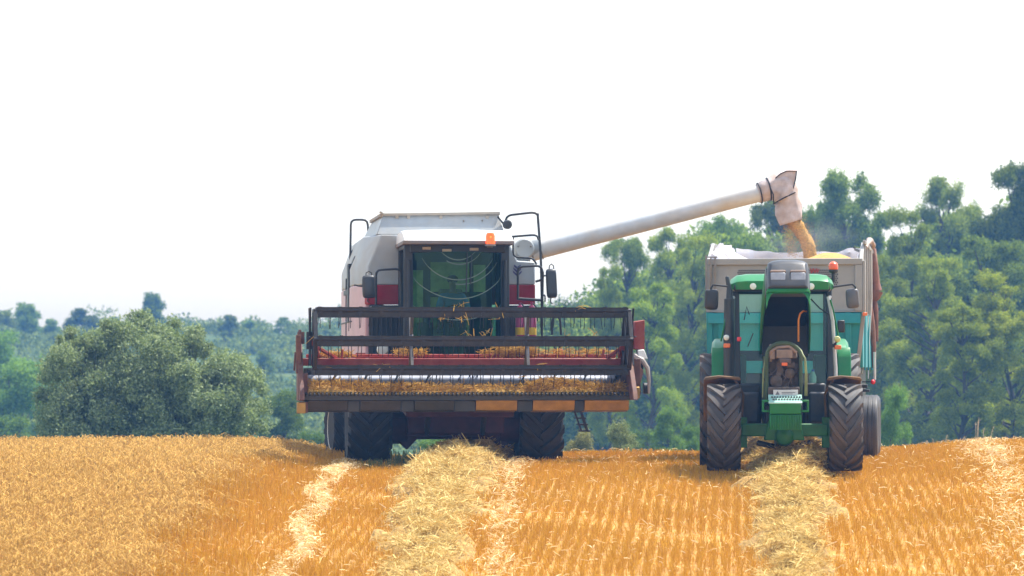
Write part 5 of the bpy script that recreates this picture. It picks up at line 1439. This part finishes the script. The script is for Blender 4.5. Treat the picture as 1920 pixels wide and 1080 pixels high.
    # exhaust
    m=MB(); m.tube([K(1367,728,1.2),K(1367,640,1.2),K(1368,560,1.2)],[.085,.095,.09],14); m.tube([K(1368,562,1.2),K(1367,540,1.2),K(1363,518,1.2)],[.06,.04,.03],12); m.build('exhaust',BLACKG,tr,.01)
    # right hand post pair: grab rail bright
    m=MB(); m.tube([K(1553,556,1.2),K(1561,600,1.2),K(1567,690,1.2),K(1567,712,1.2)],.03,10); m.build('grab_rail',PLATE,tr)
    m=MB(); m.tube([K(1557,562,1.15),K(1562,580,1.15),K(1572,630,1.15)],.014,8); m.tube([K(1370,562,1.15),K(1360,600,1.15),K(1352,640,1.15)],.014,8); m.build('mirror_stay',GREEN,tr)
    # rear fenders
    for sg,(p0,p1) in ((-1,(1334,1357)),(1,(1568,1593))):
        a,b=K(p0,640,2.2),K(p1,640,2.2); cz=.93; Rr=1.13; secs=[]
        top=K(0,634,2.2).z
        for q in np.linspace(math.radians(20),math.radians(160),14):
            yy=2.65-1.05*math.cos(q); z_=cz+ (top-cz)*math.sin(q)**.7
            o=a.x if sg<0 else b.x; i_=b.x if sg<0 else a.x
            secs.append([(o,yy,z_-.20),(o+(-sg)*.015,yy,z_-.07),(o+(-sg)*.06,yy,z_-.01),(i_,yy,z_),(i_,yy,z_-.04),(o+(-sg)*.07,yy,z_-.05),(o+(-sg)*.035,yy,z_-.2)])
        secs=[secs[0]]+secs
        m=MB(); m.loft(secs); 
        xo,xi=sorted((a.x,b.x)); m.box(xo+.02,xi,1.55,1.75,K(0,706,1.6).z,K(0,648,1.6).z) if False else None
        # front face of the fender reaching down
        m.loft([[(a.x+(.0 if sg<0 else .03),1.60,cz+.05),(b.x-(.0 if sg>0 else .03),1.60,cz+.05),(b.x-(.0 if sg>0 else .03),1.68,cz+.05),(a.x+(.0 if sg<0 else .03),1.68,cz+.05)],[(a.x,1.66,top-.32),(b.x,1.66,top-.32),(b.x,1.74,top-.32),(a.x,1.74,top-.32)],[(a.x+.01,1.80,top-.16),(b.x-.01,1.80,top-.16),(b.x-.01,1.88,top-.16),(a.x+.01,1.88,top-.16)]])
        m.build('rear_fender',GREENF,tr,.02,ang=60)
    # front fenders
    for sg,(p0,p1) in ((-1,(1319,1390)),(1,(1550,1616))):
        a,b=K(p0,705,0),K(p1,705,0); secs=[]; Rf=.80
        for q in np.linspace(math.radians(82),math.radians(170),12):
            yy=-Rf*math.cos(q); z_=.685+Rf*math.sin(q)-.0; cw=.10
            secs.append([(a.x,yy,z_-.05),(a.x+.03,yy,z_-.005),(a.x+(b.x-a.x)*.4,yy,z_+.02),(b.x-.03,yy,z_-.005),(b.x,yy,z_-.05),(b.x-.03,yy,z_-.06),((a.x+b.x)/2,yy,z_-.015),(a.x+.03,yy,z_-.06)])
        m=MB(); m.loft(secs); ins=b.x if sg<0 else a.x
        m.tube([(ins,0,.75),(ins+(.03 if sg<0 else -.03),0,1.2),(ins-(.1 if sg<0 else -.1),0,1.44)],.025,8); m.build('front_fender',RUST,tr,.01,ang=50)
    # side lamps and work lights
    for px,py,mm,r in ((1362,633,LAMPG,.048),(1570,636,YLAMP,.052)):
        v=K(px,py,1.0); m=MB(); m.lathe([(r*.8,.07),(r,.0),(r*.8,-.02),(.01,-.03)],v,'y',16); m.build('work_lamp',mm,tr)
    for px,py,mm in ((1363,648,AMBER),(1571,651,AMBER),(1386,636,REDL)):
        v=K(px,py,1.0); m=MB(); w=.055 if mm is AMBER else .035; m.box(v.x-w,v.x+w,.96,1.08,v.z-.035,v.z+.035); m.build('indicator',mm,tr,.015)
    m=MB(); m.bar(K(1373,645,1.04),K(1362,645,1.04),.03,.05); m.bar(K(1552,648,1.04),K(1568,648,1.04),.03,.06); m.bar(K(1562,648,1.04),K(1570,640,1.04),.03,.03); m.build('lamp_arm',BLACK,tr)
    # mirrors
    def mirror(px0,px1,py0,py1,ly,tl,arm,mt):
        a,b=K(px0,py1,ly),K(px1,py0,ly); xc_,zc_=(a.x+b.x)/2,(a.z+b.z)/2; hx,hz=(b.x-a.x)/2,(b.z-a.z)/2; pts=[]
        for i in range(24):
            q=2*math.pi*i/24; cx_,cz_=math.cos(q),math.sin(q); x=hx*math.copysign(abs(cx_)**.4,cx_); z=hz*math.copysign(abs(cz_)**.4,cz_)
            pts.append((xc_+x*math.cos(tl)-z*math.sin(tl),zc_+x*math.sin(tl)+z*math.cos(tl)))
        m=MB(); m.loft([[(xc_+(x-xc_)*k,ly+dy,zc_+(z-zc_)*k) for x,z in pts] for dy,k in ((-.06,.78),(-.045,.92),(-.01,1),(.02,1))]); mo=m.build('mirror',mt,tr,ang=40)
        m=MB(); m.tube([K(*p,ly-.02) for p in arm],.016,8); m.build('bracket',BLACK,mo)
    mirror(1321,1347,542,581,1.1,-.03,[(1334,556),(1333,540),(1337,534),(1364,537)],BLACK)
    mirror(1586,1611,541,578,1.1,.08,[(1562,538),(1598,533),(1604,538),(1604,562)],MIRROR2)
    m=MB(); v=K(1577,612,1.6); m.box(v.x-.06,v.x+.06,1.55,1.6,v.z-.1,v.z+.1); m.build('mudguard_mirror',BLACK,tr,.02)
    # beacon
    v=K(1562.5,499,1.7); m=MB(); m.lathe([(.075,-.055),(.08,0),(.07,.04),(.035,.07),(.005,.08)],v,'z',18); be=m.build('beacon',BEAC,tr)
    m=MB(); m.lathe([(.03,-.26),(.03,-.12),(.075,-.10),(.078,-.055)],v,'z',14); m.build('beacon_base',BLACK,be)
    # steps at left, weights beside the axle
    m=MB(); 
    navy=mat('navy_tank',(.025,.035,.055),.5,dirt=.3)
    for px in (1405,1535):
        m=MB(); a=K(px,770,.8); m.box(a.x-.16,a.x+.16,.7,.9,a.z-.2,a.z+.3); m.build('side_tank',navy,tr,.04)
    m=MB(); m.tube([K(1420,830,1.2),K(1470,842,1.0),K(1520,830,1.2)],.05,8); m.box(xc-.12,xc+.12,.6,1.6,.28,.5); m.build('drawbar_frame',BLACKM,tr,.02)

    # water bottle standing on the cab floor behind the screen
    wm=Matrix.Translation(T_.o)@Matrix.Rotation(T_.yaw,4,'Z')
    v=K(1524,725,1.55); bt=empty('water_bottle',wm@v,T_.yaw); h=.28
    m=MB(); m.lathe([(.055,0),(.06,.02),(.06,h*.6),(.03,h*.85),(.02,h*.9)],(0,0,0),'z',14); m.build('bottle_body',BOTTLE,bt)
    m=MB(); m.lathe([(.024,h*.88),(.024,h)],(0,0,0),'z',12); m.build('bottle_cap',BLUECAP,bt)
    tag(bt,'water bottle with a blue cap behind the right of the tractor windscreen','bottle')
LAMPD=mat('dull_headlight',(.24,.26,.30),.25,var=.2,coat=.3)
OLIVEST=mat('dusty_olive_frame',(.028,.06,.018),.6,var=.3,dirt=.35,dcol=(.11,.075,.045))
YELLOWRIM=mat('yellow_rim',(.62,.42,.03),.4,dirt=.5)
BLACKG=mat('dark_cab_frame',(.016,.022,.026),.35,var=.1,dirt=.15,dcol=(.1,.1,.08))
YLAMP=mat('yellowish_lamp',(.55,.58,.22),.2,coat=.5)
MIRROR2=mat('grey_mirror_shell',(.085,.09,.10),.4,dirt=.2)

# ------------------------------------------------------------------ trailer
R_T = Frame(4.73, 59.6, .03, math.radians(-7.5))
tl = R_T.root('grain_trailer')
tag(tl,'grey and teal grain trailer with a white tarp over its sides, filling behind the tractor','trailer')

def build_trailer():
    K=R_T
    xL,xR=K(1324,530,0).x,K(1617,530,0).x; zt=K(1470,487,0).z; zm=K(1470,583,0).z; zb=K(1470,700,0).z; Lg=6.4; zs=zt+.34
    # front wall upper
    m=MB(); m.box(xL+.06,xR-.06,.0,.06,zm,zt)
    fw=m.build('front_wall',TRGREY,tl,.006)
    m=MB(); m.box(xL,xR+.0,-.05,.09,zt-.09,zt+.02); m.box(xR-.13,xR,-.045,.09,zm,zt-.092); m.box(xL,xL+.10,-.045,.09,zm,zt-.092)
    m.box(xL,xR,-.04,.09,zm-.02,zm+.0); m.build('wall_frame',TRGREY,fw,.012)
    # perforated band
    m=MB(); a,b=K(1384,534,0),K(1572,503,0); nx,nz=48,8
    for i in range(nx):
        for j in range(nz):
            x=a.x+(b.x-a.x)*(i+.5*(j%2))/nx; z=a.z+(b.z-a.z)*j/nz
            m.box(x-.013,x+.013,-.006,.004,z-.013,z+.013)
    m.build('perforation',HOLE,fw,smooth=False)
    # red lettering (zigzag mark)
    m=MB(); p=[K(x,y,0) for x,y in ((1519,503),(1522,512),(1525,503),(1528,512),(1531,503),(1533,511),(1536,504))]
    for i in range(len(p)-1): m.bar(Vector((p[i].x,-.010,p[i].z)),Vector((p[i+1].x,-.010,p[i+1].z)),.012,.026,up=(0,1,0))
    m.build('red_mark',REDINK,fw,smooth=False)
    # lower teal front
    m=MB(); m.loft([[(xL+.02,.0,zm-.022),(xR-.02,.0,zm-.022),(xR-.02,.08,zm-.022),(xL+.02,.08,zm-.022)],[(xL+.04,.25,zb),(xR-.10,.25,zb),(xR-.10,.33,zb),(xL+.04,.33,zb)]])
    lo=m.build('lower_wall',TEAL,tl,.008)
    m=MB()
    for px in (1330,1352,1590): 
        x=K(px,620,0).x; m.loft([[(x-.05,-.05,zm-.03),(x+.05,-.05,zm-.03),(x+.05,.02,zm-.03),(x-.05,.02,zm-.03)],[(x-.05,.2,zb+.02),(x+.05,.2,zb+.02),(x+.05,.28,zb+.02),(x-.05,.28,zb+.02)]])
    m.box(xL+.03,xR-.03,-.045,.02,zm-.22,zm-.04); m.build('wall_rib',TEAL,lo,.01)
    # side walls, rear wall, floor
    m=MB()
    for x in (xL,xR-.06): m.loft([[(x,.10,zm),(x,Lg,zm),(x,Lg,zs),(x,1.3,zs),(x,.10,zt)],[(x+.06,.10,zm),(x+.06,Lg,zm),(x+.06,Lg,zs),(x+.06,1.3,zs),(x+.06,.10,zt)]])
    m.box(xL+.06,xR-.06,Lg-.06,Lg,zm,zs); sw=m.build('side_wall',TRGREY,tl,.008)
    m=MB()
    for x,s in ((xL-.0,1),(xR-.0,-1)):
        m.loft([[(x,.3,zb+.1),(x,Lg,zb+.1),(x,Lg,zm-.005),(x,.0,zm-.005)],[(x+s*.08,.3,zb+.1),(x+s*.08,Lg,zb+.1),(x+s*.08,Lg,zm-.005),(x+s*.08,.0,zm-.005)]])
    m.box(xL+.08,xR-.08,Lg-.06,Lg,zb+.1,zm); m.box(xL+.08,xR-.08,.35,Lg-.06,zb+.1,zb+.16); m.build('lower_side',TEAL,tl,.008)
    m=MB()
    for yy in (1.2,2.3,3.4,4.5,5.6,6.3):
        m.box(xR,xR+.025,yy,yy+.10,zm-.01,zs-.02); m.box(xL-.025,xL,yy,yy+.10,zm-.01,zs-.02)
    m.bar((xR+.02,.05,zm-.02),(xR-.10,.25,zb),.09,.07,up=(1,0,0)); m.box(xR-.02,xR+.03,.9,Lg,zs-.04,zs+.03); m.build('side_post',TRGREY,tl,.008); m=MB(); m.box(xR+.001,xR+.05,-.03,.16,zm,zt-.02); m.build('corner_post',TRGREY,tl,.01)
    for yy in (1.2,3.4,5.6,6.28):
        m=MB(); m.box(xR,xR+.025,yy,yy+.09,zb+.05,zm-.012); m.build('lower_post',TEAL,tl,.008)
    # chassis, drawbar, axle, wheels
    m=MB(); m.box(-.5,-.35,.3,Lg-.2,.75,1.0); m.box(.35,.5,.3,Lg-.2,.75,1.0); m.box(-.5,.5,2.9,3.0,.7,1.0); m.bar((0,-2.0,.72),(-.42,.6,.85),.14,.16); m.bar((0,-2.0,.72),(.42,.6,.85),.14,.16); m.box(xL+.1,xR-.12,.3,Lg-.1,1.0,zb+.1); m.build('chassis',BLACKM,tl,.02)
    m=MB(); m.box(xL+.2,xR-.2,3.3,3.5,.52,.68); m.box(xL+.2,xR-.2,4.6,4.8,.52,.68)
    m.box(-.5,.5,3.2,4.9,.66,.76); m.build('axle',BLACKM,tl,.02)
    v=K(1625,860,3.4)
    for yy in (3.4,4.7):
        tyre_parts(tl,(v.x+.02,yy,.60),.60,.20,.30,1,mt=RUBBERS,mr=RIM,rib=True); tyre_parts(tl,(-v.x-.02,yy,.60),.60,.20,.30,-1,mt=RUBBERS,mr=RIM,rib=True)
    m=MB(); v2=K(1612,733,2.8); m.box(v2.x-.14,v2.x+.18,2.75,2.95,v2.z-.02,v2.z+.03); m.box(v2.x-.1,v2.x+.14,2.72,2.9,v2.z+.05,v2.z+.12); m.build('mudguard',BLACK,tl,.01)
    v=K(1637,716,2.9); m=MB(); m.lathe([(.02,-.06),(.045,-.03),(.045,.02),(.02,.04)],v,'y',12); ml=m.build('side_marker',REDL,tl)
    m=MB(); m.bar(v,v+Vector((-.2,0,-.0)),.03,.02); m.build('marker_arm',BLACK,ml)
    v=K(1621,588,-.0); m=MB(); m.box(v.x-.03,v.x+.05,-.07,-.02,v.z-.04,v.z+.02); m.build('corner_lamp',AMBER,tl,.01)
    # left tarp frame: thin upright bars
    m=MB()
    for px,t in ((1324,478),(1333,482),(1341,482)): m.tube([K(px,545,-.1),K(px,t,-.1)],.016,6)
    m.tube([K(1323,482,-.1),K(1345,482,-.1)],.014,6); m.build('tarp_frame',GREYST,tl)
    # ---- tarp: lining hung over rear and sides, with folds
    m=MB()
    def cloth(pts_top,pts_bot,n=40,amp=.03,seed=1):
        A=[Vector(p) for p in pts_top]; B=[Vector(p) for p in pts_bot]; secs=[]
        def samp(P,t):
            k=t*(len(P)-1); i=min(len(P)-2,int(k)); f=k-i; return P[i].lerp(P[i+1],f)
        for i in range(n+1):
            t=i/n; a,b=samp(A,t),samp(B,t); row=[]
            for j in range(9):
                s=j/8; p=a.lerp(b,s); q=amp*(math.sin(t*23+seed)+.6*math.sin(t*51+s*4+seed*2)+.5*math.sin(s*7+t*9)); row.append((p.x+q*.5,p.y+q,p.z+q*.35*(1-s)))
            secs.append(row)
        m.loft(secs,cap=False,closed=False)
    zr=lambda py,ly: K(1500,py,ly).z
    yr=Lg-.12; t=zr(466,yr)
    # hangs inside the rear wall
    cloth([(xL+.08,yr,t+.0),(xL+.5,yr,t-.03),(-.4,yr,t-.10),(.1,yr,t-.05),(.7,yr,t-.08),(xR-.5,yr,t-.02),(xR-.05,yr,t+.02)],[(xL+.08,yr-.02,zt-.35),(0,yr-.12,zt-.35),(xR-.06,yr-.02,zt-.35)],60,.035,1)
    # left side, high at the front corner
    cloth([(xL+.10,.35,zt+.14),(xL+.16,1.0,zt+.33),(xL+.12,1.9,zs+.02),(xL+.1,4.0,zs+.06),(xL+.1,yr,t)],[(xL+.14,.3,zt-.4),(xL+.2,3.0,zt-.5),(xL+.12,yr,zt-.5)],50,.035,2)
    # folded lap over left front corner
    cloth([(xL+.02,.02,zt+.03),(xL+.12,.12,zt+.16),(xL+.34,.4,zt+.27),(xL+.5,.7,zt+.10)],[(xL+.02,-.02,zt-.02),(xL+.3,.02,zt-.02),(xL+.6,.10,zt-.02),(xL+.9,.3,zt-.05)],24,.02,4)
    # right side lining
    cloth([(xR-.10,.2,zt+.04),(xR-.06,.8,zt+.20),(xR-.05,2.2,zs+.05),(xR-.05,4.2,zs+.10),(xR-.05,yr,t+.06)],[(xR-.12,.2,zt-.4),(xR-.14,3.0,zt-.5),(xR-.1,yr,zt-.5)],50,.03,3)
    m.build('tarp',TARP,tl,ang=80)
    # rolled tarp along the right top edge
    m=MB(); P=[];rad=[]
    for i in range(30):
        u=.22+.78*i/29; yy=.05+u*(Lg-.1); z=zt+.02+(zs+.10-zt)*min(1,u*2.2); P.append((xR+.02+.02*math.sin(u*17),yy,z+.03*math.sin(u*11))); rad.append(.03+.022*min(1,u*2)+.012*math.sin(u*29))
    m.tube(P,rad,10); m.build('tarp_roll',TARPC,tl,ang=80)
    # brown canvas hanging at the rear right, ropes
    m=MB(); P=[K(1637,470,6.3),K(1640,500,6.3),K(1642,530,6.3),K(1643,545,6.3)]; m.tube([P[0]+Vector((-.04,0,.02))]+P,[.05,.07,.07,.08,.11],12)
    m.tube([K(1646,545,6.2),K(1641,558,6.2),K(1637,566,6.2)],[.11,.09,.04],10); ho=m.build('hanging_canvas',TARPB,tl,ang=80)
    m=MB(); m.tube([K(1632,560,6.2),K(1640,562,6.2),K(1642,580,6.2),K(1644,640,6.3)],[.03,.05,.05,.03],8); m.build('canvas_fold',TARPB,ho,ang=80); m=MB(); m.tube([K(1632,575,5.2),K(1635,610,5.2),K(1638,650,5.3),K(1638,690,5.3)],[.04,.06,.05,.03],8); m.build('canvas_fold',TARPB,ho,ang=80)
    m=MB(); m.tube([K(1629,470,3.5),K(1629,520,3.5),K(1628,600,3.4),K(1622,660,3.3),K(1616,700,3.0)],.013,6); m.tube([K(1634,468,4.5),K(1635,560,4.5),K(1630,640,4.3),K(1628,710,4.2)],.012,6); m.tube([K(1640,660,5.0),K(1640,712,5.0)],.03,6); m.build('tarp_rope',TRWHITE,tl)
    m=MB(); m.bar(K(1604,467,6.0),K(1626,476,5.0),.05,.05); m.bar(K(1600,464,6.0),K(1616,470,6.0),.03,.03); m.build('tarp_bow',BLACKM,tl)
TARPC=mat('soiled_tarp',(.42,.36,.33),.85,var=.3,dirt=.6,dcol=(.25,.13,.09),dscale=4,bump=.6,bscale=12)
RUBBERS=mat('smooth_trailer_rubber',(.05,.05,.055),.45,var=.2,dirt=.3,dcol=(.13,.10,.09))

def build_grain():
    K=R_T; rng=np.random.default_rng(71)
    wm=Matrix.Translation(R_T.o)@Matrix.Rotation(R_T.yaw,4,'Z')
    xL,xR=K(1324,530,0).x,K(1617,530,0).x; zt=K(1470,487,0).z
    # heap: two cones, peak seen above the front board
    c1=K(1556,476,2.6); 
    nx,ny=70,90; xs=np.linspace(xL+.12,xR-.16,nx); ys=np.linspace(.12,6.1,ny); X,Y=np.meshgrid(xs,ys)
    z1=c1.z+.115-.42*np.sqrt((X-c1.x)**2+(Y-2.6)**2+.05)
    z2=zt-.18-.45*np.sqrt((X+.3)**2+(Y-4.6)**2+.1)
    Z=np.maximum(np.maximum(z1,z2),zt-1.0)+.012*wave(X,Y,7)
    V=np.stack([X,Y,Z],-1).reshape(-1,3); i,j=np.meshgrid(np.arange(nx-1),np.arange(ny-1)); b=j*nx+i
    Fc=np.stack([b,b+1,b+nx+1,b+nx],-1).reshape(-1,4)
    me=np_mesh('grain_heap',V,Fc,GRAIN); me.shade_smooth(); o=link('grain_heap',me,None,R_T.o); o.rotation_euler=(0,0,R_T.yaw)
    tag(o,'golden wheat grain heaped inside the trailer','grain',kind='stuff')
    # falling stream: a thick rope of grain with a thin veil beside it
    K2=H_; ly=1.1
    path=[(1484,411,.16),(1491,420,.17),(1500,433,.155),(1508,446,.145),(1516,460,.135),(1519,475,.13),(1520,492,.13)]
    pts=[Vector(K2(px,py,ly)) for px,py,r in path]; pts=[Matrix.Rotation(H_.yaw,4,'Z')@p+H_.o for p in pts]
    mb=MB(); 
    P=[];Rr=[]
    for a in range(len(pts)-1):
        for t in np.linspace(0,1,6)[:-1]:
            P.append(pts[a].lerp(pts[a+1],t)); Rr.append(path[a][2]*(1-t)+path[a+1][2]*t)
    secs=[]
    for k,(p,r) in enumerate(zip(P,Rr)):
        secs.append([(p.x+r*(1+.10*math.sin(3*q+k*.5)+.05*math.sin(7*q-k*.9))*math.cos(q),p.y+.14*math.sin(q),p.z-.03*math.cos(q)+.03*math.sin(5*q+k)) for q in np.linspace(0,6.283,25)[:-1]])
    mb.loft(secs); V=np.array(mb.v); F4=np.array([f for f in mb.f if len(f)==4])
    # loose kernels round the rope and in the veil
    n=5200; t=rng.uniform(0,1,n); idx=(t*(len(P)-1)).astype(int); PP=np.array([tuple(p) for p in P]); RR=np.array(Rr)
    pos=PP[idx]+rng.normal(size=(n,3))*RR[idx][:,None]*np.array([.62,.5,.5])
    v0=Matrix.Rotation(H_.yaw,4,'Z')@Vector(K2(1478,416,ly))+H_.o; v1=Matrix.Rotation(H_.yaw,4,'Z')@Vector(K2(1486,480,ly))+H_.o
    t=rng.uniform(0,1,2600); pv=np.array(v0)[None]*(1-t[:,None])+np.array(v1)[None]*t[:,None]+rng.normal(size=(2600,3))*np.array([.07,.09,.02])
    V2,F2=leaf_quads(np.concatenate([pos,pv]),.016,rng,.6)
    me=np_mesh('grain_stream',np.concatenate([V,V2]),np.concatenate([F4,F2+len(V)]),GRAINF); me.shade_smooth()
    o=link('grain_stream',me); tag(o,'orange stream of wheat grain pouring from the canvas spout into the trailer','grain stream',kind='stuff')
GRAINF=mat('falling_grain',(.50,.27,.06),.85,var=.35,scale=30,bump=1.0,bscale=60)

def build_dust():
    m,nt,out=new_mat('grain_dust'); L=nt.links; v=N(nt,'ShaderNodeVolumePrincipled'); tc=N(nt,'ShaderNodeTexCoord')
    v.inputs['Color'].default_value=(.85,.82,.78,1); v.inputs['Density Attribute'].default_value=''
    ln=N(nt,'ShaderNodeVectorMath',operation='LENGTH'); L.new(tc.outputs['Object'],ln.inputs[0])
    fall=N(nt,'ShaderNodeMapRange'); fall.interpolation_type='SMOOTHSTEP'; fall.inputs[1].default_value=.25; fall.inputs[2].default_value=.98; fall.inputs[3].default_value=1; fall.inputs[4].default_value=0; L.new(ln.outputs['Value'],fall.inputs[0])
    nz=N(nt,'ShaderNodeTexNoise'); nz.inputs['Scale'].default_value=1.6; nz.inputs['Detail'].default_value=3; L.new(tc.outputs['Object'],nz.inputs['Vector'])
    mr=N(nt,'ShaderNodeMapRange'); mr.inputs[1].default_value=.42; mr.inputs[2].default_value=.68; mr.inputs[3].default_value=0; mr.inputs[4].default_value=.26; L.new(nz.outputs['Fac'],mr.inputs[0])
    mu=N(nt,'ShaderNodeMath',operation='MULTIPLY'); L.new(fall.outputs[0],mu.inputs[0]); L.new(mr.outputs[0],mu.inputs[1]); L.new(mu.outputs[0],v.inputs['Density']); L.new(v.outputs[0],out.inputs['Volume'])
    mb=MB(); mb.ball((0,0,0),1.0,20); c=at(1520,452,63.5)
    o=mb.build('grain_dust',m,None); o.location=c; o.scale=(1.25,1.0,.62); tag(o,'thin pale dust drifting off the pouring grain','dust',kind='stuff')
build_dust()
build_tractor()
build_trailer()
build_grain()
# ------------------------------------------------------------------ air, light, camera
EXPO=1.0
def build_air():
    m,nt,out=new_mat('valley_haze'); v=N(nt,'ShaderNodeVolumePrincipled')
    v.inputs['Density'].default_value=HAZE; v.inputs['Color'].default_value=(.18,.46,.98,1); v.inputs['Anisotropy'].default_value=0.0
    v.inputs['Density Attribute'].default_value=''; v.inputs['Color Attribute'].default_value=''; v.inputs['Temperature Attribute'].default_value=''
    nt.links.new(v.outputs[0],out.inputs['Volume'])
    try: m.cycles.homogeneous_volume=True
    except Exception: pass
    mb=MB(); mb.box(-230,230,-66,545,-14,24); o=mb.build('haze',m,None,smooth=False)
    tag(o,'pale blue summer haze over the valley','haze',kind='stuff')
HAZE=.0007
build_air()
ELEV,AZ=math.radians(65),math.radians(52)     # toward the sun: behind the machines, to the right
sun=bpy.data.lights.new('sun','SUN'); sun.energy=4.3; sun.angle=math.radians(.5); sun.color=(1,.95,.86)
so=bpy.data.objects.new('sun',sun); COL.objects.link(so)
S=Vector((math.sin(AZ)*math.cos(ELEV),math.cos(AZ)*math.cos(ELEV),math.sin(ELEV)))
so.rotation_euler=S.to_track_quat('Z','Y').to_euler(); so.location=S*40
w=bpy.data.worlds.new('World'); scene.world=w; w.use_nodes=True; nt=w.node_tree
sky=nt.nodes.new('ShaderNodeTexSky'); sky.sky_type='NISHITA'; sky.sun_disc=False; sky.sun_elevation=ELEV; sky.sun_rotation=AZ
sky.air_density=1.6; sky.dust_density=1.5; sky.ozone_density=1.0; sky.altitude=200
bg=nt.nodes['Background']; bg.inputs['Strength'].default_value=.15; hs=nt.nodes.new('ShaderNodeHueSaturation'); hs.inputs['Saturation'].default_value=.56; nt.links.new(sky.outputs[0],hs.inputs['Color']); nt.links.new(hs.outputs[0],bg.inputs[0])
cam=bpy.data.cameras.new('camera'); co=bpy.data.objects.new('camera',cam); COL.objects.link(co); scene.camera=co
co.location=(0,0,ZC); co.rotation_euler=(math.pi/2,0,0); cam.sensor_width=36; cam.lens=36*F/1920; cam.shift_y=(HOR-540)/1920
cam.clip_end=4000; cam.clip_start=.5
cam.dof.use_dof=True; cam.dof.focus_distance=58; cam.dof.aperture_fstop=2.6
vs=scene.view_settings; vs.view_transform='Standard'; vs.look='None'; vs.exposure=EXPO; vs.gamma=1; vs.use_curve_mapping=False
